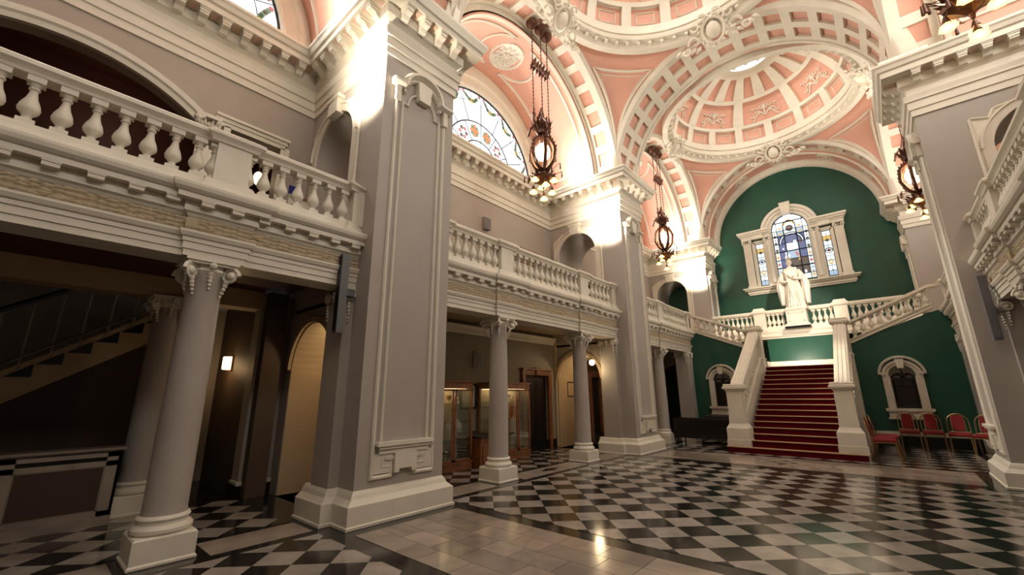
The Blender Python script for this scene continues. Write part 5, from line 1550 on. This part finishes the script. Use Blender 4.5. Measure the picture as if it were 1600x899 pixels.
for (x, y, z, h, mt) in ((-7.4, 5.85, 1.362, .17, 'silver'), (-7.35, 6.1, 1.362, .14, 'silver'), (-7.42, 6.35, 1.362, .17, 'gold'), (-7.38, 6.6, 1.362, .15, 'silver'),
                         (-7.4, 5.9, .17, .26, 'silver'), (-7.35, 6.25, .17, .2, 'silver'), (-7.45, 6.55, .17, .26, 'silver'),
                         (-7.5, 7.9, 1.362, .22, 'darkwood'), (-7.5, 8.15, 1.362, .26, 'gold'), (-7.48, 8.4, 1.362, .18, 'silver')):
    trophy(x, y, z, h, M[mt], 'trophy', ('%s two-handled cup on the %s of the %s cabinet, %s' % (
        {'silver': 'silver', 'gold': 'gilt', 'darkwood': 'dark'}[mt], 'top shelf' if z > 1 else 'floor', 'near' if y < 7 else 'second',
        ('leftmost', 'second from left', 'third from left', 'rightmost', 'leftmost', 'in the middle', 'rightmost', 'leftmost', 'in the middle', 'rightmost')[k])))
    k += 1
bk_ = MB().box(-7.45, -7.38, 8.42, 8.62, .962, 1.26).build('folder', M['amber'], None, label='bright orange folder standing on the middle shelf of the second cabinet', category='folder')
m = MB().box(-7.5, -7.4, 8.64, 8.76, .17, .60)
m.build('ledger', M['paper'], None, label='tall pale ledger on the floor of the second cabinet', category='book')
ds = thing('display_desk', 'low dark wooden desk case standing between the two cabinets', 'desk', (-7.2, 7.1, 0))
MB().box(-7.66, -6.92, 6.86, 7.40, 0, .56).build('body', M['wood'], ds)
MB().box(-7.70, -6.88, 6.83, 7.44, .56, .60).build('top_rail', M['wood'], ds)
MB().rings([[(-7.68, y, .60), (-6.90, y, .60), (-6.90, y, .63), (-7.68, y, .70)] for y in (6.85, 7.42)]).build('sloping_lid', M['darkwood'], ds)
MB().box(-6.925, -6.90, 6.92, 7.34, .12, .46).build('drawer_front', M['wood'], ds)

# ================================================================== doors, pictures and small fittings of the aisles
def framed_door(n, y0, y1, h, xx, lab=None):
    r = struct('door_%d' % n, (xx, (y0 + y1) / 2, 0))
    m = MB().box(xx, xx + .08, y0 - .14, y0, 0, h + .14).box(xx, xx + .08, y1, y1 + .14, 0, h + .14).box(xx, xx + .08, y0, y1, h, h + .14)
    m.box(xx, xx + .14, y0 - .18, y1 + .18, h + .14, h + .19).box(xx, xx + .12, (y0 + y1) / 2 - .1, (y0 + y1) / 2 + .1, h + .02, h + .22)
    m.build('door_frame', M['wood'], r)
    for k in (0, 1):
        a = y0 + (y1 - y0) * k / 2; b = y0 + (y1 - y0) * (k + 1) / 2
        lf = MB().box(xx - .10, xx - .05, a + .004, b - .004, 0.01, h).build('door_leaf', M['darkwood'], r)  # closed leaves added to block bright sky in the dark opening
        mm = MB()
        for z0, z1 in ((.15, .85), (.98, h - .12)):
            mm.box(xx - .055, xx - .04, a + .07, b - .07, z0, z1)
        mm.build('door_panels', M['darkwood'], lf)
framed_door(1, 9.42, 10.5, 2.08, -7.78)
framed_door(2, 13.0, 13.62, 2.1, -7.78)
framed_door(3, 14.6, 15.5, 2.2, -7.78)
def frame(x, y0, y1, z0, z1, label, art):
    r = thing('picture_frame', label, 'picture', (x, (y0 + y1) / 2, z0))
    m = MB()
    w = .035
    for a in ((y0, y0 + w, z0, z1), (y1 - w, y1, z0, z1), (y0, y1, z0, z0 + w), (y0, y1, z1 - w, z1)): m.box(x, x + .035, *a)
    m.build('frame', M['darkwood'], r)
    MB().box(x + .004, x + .012, y0 + w * .8, y1 - w * .8, z0 + w * .8, z1 - w * .8).build('mount', M['paper'], r)
    MB().box(x + .012, x + .016, y0 + (y1 - y0) * .33, y1 - (y1 - y0) * .33, z0 + (z1 - z0) * .25, z1 - (z1 - z0) * .25).build('print', art, r)
frame(XW, 7.0, 7.5, 1.22, 1.80, 'dark framed picture on the wall between the two cabinets', M['taupe'])
frame(-7.72, 11.46, 11.88, 1.45, 1.92, 'small dark framed notice inside the lit passage', M['buff'])
# hanging globe lamp
gl = thing('globe_lamp', 'glowing opal globe lamp hanging in front of the lit passage', 'lamp', (-6.18, 10.5, 3.34))
MB().tube([(-6.18, 10.5, 3.34), (-6.18, 10.5, 2.52)], .008, 5).build('rod', M['gold'], gl)
MB().lathe([(.02, 2.52), (.04, 2.50), (.045, 2.475)], (-6.18, 10.5, 0), 10).build('fitter', M['gold'], gl)
MB().ball((-6.18, 10.5, 2.40), .085, 16, 10).build('globe', M['globe'], gl, smooth=True)
lamp('POINT', (-6.18, 10.42, 2.2), 10, (1, .72, .40), .09)
for y in (3.6, 11.6):
    t = thing('ceiling_lamp', 'round ceiling lamp inside the %s arched passage' % ('near' if y < 5 else 'middle'), 'lamp', (-6.9, y, 2.9))
    MB().lathe([(.13, 2.96), (.14, 2.93), (.12, 2.90)], (-6.9, y, 0), 16).build('rim', M['gold'], t)
    MB().lathe([(.12, 2.90), (.09, 2.85), (.01, 2.83)], (-6.9, y, 0), 16).build('diffuser', M['globe'], t, smooth=True)
    lamp('POINT', (-6.9, y, 2.6), 13, (1, .74, .44), .1)
for y0, y1 in ((3.03, 4.27), (10.98, 12.22)):
    MB().box(-7.72, -6.1, y0, y1, 2.96, 3.02).build('ceiling_passage', M['buff'], kind='structure')
# sconce in the dark recess
sc = thing('wall_sconce', 'lit half-cylinder wall sconce in the dark recess beyond the nearest column', 'lamp', (-9.35, 2.58, 2.1))
MB().lathe([(.075, 2.04), (.085, 2.06), (.085, 2.27), (.075, 2.28)], (-9.35, 2.53, 0), 14).build('shade', M['globe'], sc, smooth=True)
MB().box(-9.43, -9.27, 2.57, 2.60, 2.02, 2.30).build('backplate', M['gold'], sc)
lamp('POINT', (-9.30, 2.30, 2.05), 5, (1, .62, .28), .1)
# loudspeakers
for (x, y, z, w, d, h, lab) in ((XW + .06, 7.79, 6.0, .12, .24, .34, 'small grey loudspeaker on the upper wall of the middle gallery'),
                                (XW + .05, 7.52, 2.20, .11, .20, .40, 'small grey loudspeaker on the lower wall above the picture')):
    r = thing('wall_speaker', lab, 'speaker', (x, y, z))
    MB().box(x - w / 2, x + w / 2, y - d / 2, y + d / 2, z, z + h).build('cabinet', M['taupe'], r)
    MB().box(x + w / 2, x + w / 2 + .012, y - d / 2 + .02, y + d / 2 - .02, z + .02, z + h - .02).build('grille', M['greymetal'], r)
for s, y in ((-1, 2.72), (1, 10.72)):
    xa = -5.50 if s < 0 else 1.52
    r = thing('column_speaker', 'tall narrow grey loudspeaker on the side of the %s pier' % ('near left' if s < 0 else 'right-hand'), 'speaker', (xa, y, 2.37))
    MB().box(xa - .055, xa + .055, y - .06, y + .05, 2.37, 3.485).build('cabinet', M['greymetal'], r)
    MB().box(xa - .045, xa + .045, y - .068, y - .06, 2.40, 3.455).build('grille', M['blackpaint'] if s < 0 else M['greymetal'], r)
    MB().box(xa - .03, xa + .03, y + .05, y + .18, 2.9, 3.0).build('bracket', M['greymetal'], r)
# warm strip light lying on top of the right pier cornice
ul = thing('strip_light', 'warm glowing strip light lying on top of the right pier cornice', 'lamp', (1.3, 10.5, 8.05))
MB().box(.92, 1.70, 10.465, 10.50, 8.05, 8.09).build('housing', M['gold'], ul)
MB().box(.94, 1.68, 10.445, 10.465, 8.052, 8.088).build('tube', M['strip'], ul)

# radiator cover
rc = thing('radiator_cover', 'pale grey radiator cover with brown mesh panels, left edge of the view', 'radiator cover', (-7.9, 0, 0))
x1 = -7.72
m = MB().box(-8.02, x1, -2.2, 1.06, .86, .89).box(-8.02, x1 + .03, -2.23, 1.09, .89, .92)
m.build('top', M['slab'], rc)
m = MB().box(x1 - .03, x1, -2.2, 1.06, .06, .17).box(x1 - .03, x1 + .02, -2.2, 1.06, .0, .11).box(x1 - .03, x1, -2.2, 1.06, .70, .76).box(x1 - .03, x1, -2.2, 1.06, .81, .87)
m.box(-8.02, x1, 1.03, 1.06, 0, .87)
for y in (-2.2, -1.15, .0, .92): m.box(x1 - .03, x1, y, y + .14, .0, .87)
m.build('front_frame', M['slab'], rc)
for y0, y1 in ((-2.06, -1.15), (-1.01, 0), (.14, .92)):
    MB().box(x1 - .025, x1 - .015, y0, y1, .17, .70).build('mesh_panel', M['mesh'], rc)
    MB().box(x1 - .05, x1 - .03, y0, y1, .76, .81).build('vent_slot', M['blackpaint'], rc)
    m = MB()
    for q in ((y0, y0 + .015, .17, .70), (y1 - .015, y1, .17, .70), (y0, y1, .17, .185), (y0, y1, .685, .70)): m.box(x1 - .02, x1 - .006, *q)
    m.build('panel_bead', M['slab'], rc)

# rear staircase behind the near gallery
rs = thing('rear_staircase', 'dim stair with black treads and thin rods behind the near gallery', 'stairs', (-9.0, 0, 0))
slp = .665
def sz(y): return 1.86 + (y + .17) * slp
MB().plate([(-3.0, sz(-3.0) - .42), (1.95, sz(1.95) - .42), (1.95, sz(1.95) + .06), (-3.0, sz(-3.0) + .06)], 'x', -9.02, -8.98).build('stringer', M['buff'], rs)
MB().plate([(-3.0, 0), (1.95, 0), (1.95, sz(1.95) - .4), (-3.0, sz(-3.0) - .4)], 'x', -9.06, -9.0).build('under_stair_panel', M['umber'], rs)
k = 0; y = -2.6
while y < 1.8:
    z = sz(y) - .03
    MB().plate([(y, z), (y + .26, z + .0), (y + .26, z + .17), (y + .24, z + .17)], 'x', -10.1, -8.965).build('step', M['blackpaint'], rs)
    MB().tube([(-8.97, y + .12, z + .08), (-8.97, y + .12, z + 1.02)], .014, 5).build('rod', M['taupe2'], rs)
    y += .27
MB().tube([(-8.97, -2.6, sz(-2.6) + .98), (-8.97, 1.75, sz(1.75) + .98)], .04, 6).build('handrail', M['blackpaint'], rs)
MB().tube([(-8.95, -2.6, sz(-2.6) + .16), (-8.95, 1.6, sz(1.6) + .16), (-8.95, 1.8, sz(1.8) + .06)], .016, 5).build('lower_rail', M['silver'], rs)
MB().box(-10.3, -10.2, -5.0, 2.6, 0, 3.62).build('wall_stair_back', M['taupe'], kind='structure')

# upper gallery openings of the camera bay
m = MB()
m.arc((XW, -.33, 4.03), 'x', [(-.02, -.02), (-.02, .05), (.05, .07), (.08, .10), (.16, .11), (.18, .02), (.18, -.02)], 2.37, radians(51.5), radians(128.5), 28)
m.build('trim_gallery_arch', M['cream'], kind='structure')
m = MB()
for y0, y1 in ((1.13, 1.42), (-2.08, -1.79)):
    m.box(XW - .02, XW + .04, y0 + .04, y1 - .02, ZG, 5.80).box(XW - .02, XW + .10, y0 - .03, y1 + .03, 6.0, 6.06)
    for j in range(7):
        leaf(m, (XW + .04, y0 + .03 + .04 * j, 5.78), (XW + .11, y0 - .02 + .055 * j, 5.97 - .04 * (j % 2)), .04, (.05, 0, 0))
    for q in (y0, y1): m.ball((XW + .07, q, 5.95), .055, 8, 5)
m.build('trim_gallery_pilasters', M['cream'], kind='structure')
m = MB()
for z0, z1, d in ((5.98, 6.06, .04), (6.06, 6.13, .06), (6.13, 6.18, .09)):
    m.box(XW - .02, XW + d, 1.36, 2.46 + (z0 - 5.95) * .4, z0, z1)
for y0, y1 in ((1.50, 1.60), (2.40, 2.47), (2.47, 2.54)): m.box(XW - .02, XW + (.04 if y0 < 2.45 else .07), y0, y1, ZG, 6.0)
m.build('trim_gallery_door', M['cream'], kind='structure')
ln = thing('oval_lantern', 'glowing oval lamp seen between the near gallery balusters', 'lamp', (-8.3, 2.15, 5.0))
MB().ball((-8.3, 2.27, 5.53), .085, 12, 8, sz=1.6).build('shade', M['globe'], ln, smooth=True)
MB().tube([(-8.3, 2.27, 5.62), (-8.3, 2.27, 7.6)], .01, 5).build('rod', M['bronze'], ln)
bn = MB().box(XW + .0, XW + .03, 2.64, 2.76, 5.05, 5.34).build('blue_banner', M['blue'], None, label='small deep blue cloth hanging on the gallery wall behind the balusters', category='cloth')
sg_ = thing('leaning_board', 'pale upright board leaning in the gallery behind the near balusters', 'board', (-6.9, 2.6, ZG))
MB().box(-6.92, -6.88, 2.35, 2.75, ZG + .0, ZG + .95).build('board', M['cream'], sg_)
MB().box(-6.88, -6.87, 2.35, 2.75, ZG + .9, ZG + .95).build('board_edge', M['wood'], sg_)

# dark bench backs just showing above the middle gallery rail
for y0, y1, lab in ((6.75, 8.05, 'dark wooden bench back just above the rail of the middle gallery, left one'), (9.9, 10.6, 'dark wooden bench back just above the rail of the middle gallery, beside the second pier')):
    b = thing('gallery_bench', lab, 'bench', (-6.15, (y0 + y1) / 2, ZG), 'benches in the middle gallery')
    MB().box(-6.55, -6.15, y0, y1, 4.22, 4.27).build('seat', M['darkwood'], b)
    MB().box(-6.17, -6.12, y0, y1, 4.62, 4.95).box(-6.18, -6.11, y0 - .02, y1 + .02, 4.95, 4.99).build('backrest', M['wood'], b)
    for yy in (y0 + .04, y1 - .08):
        MB().box(-6.18, -6.13, yy, yy + .05, ZG, 4.95).build('leg', M['darkwood'], b)
        MB().box(-6.54, -6.49, yy, yy + .05, ZG, 4.22).build('leg', M['darkwood'], b)
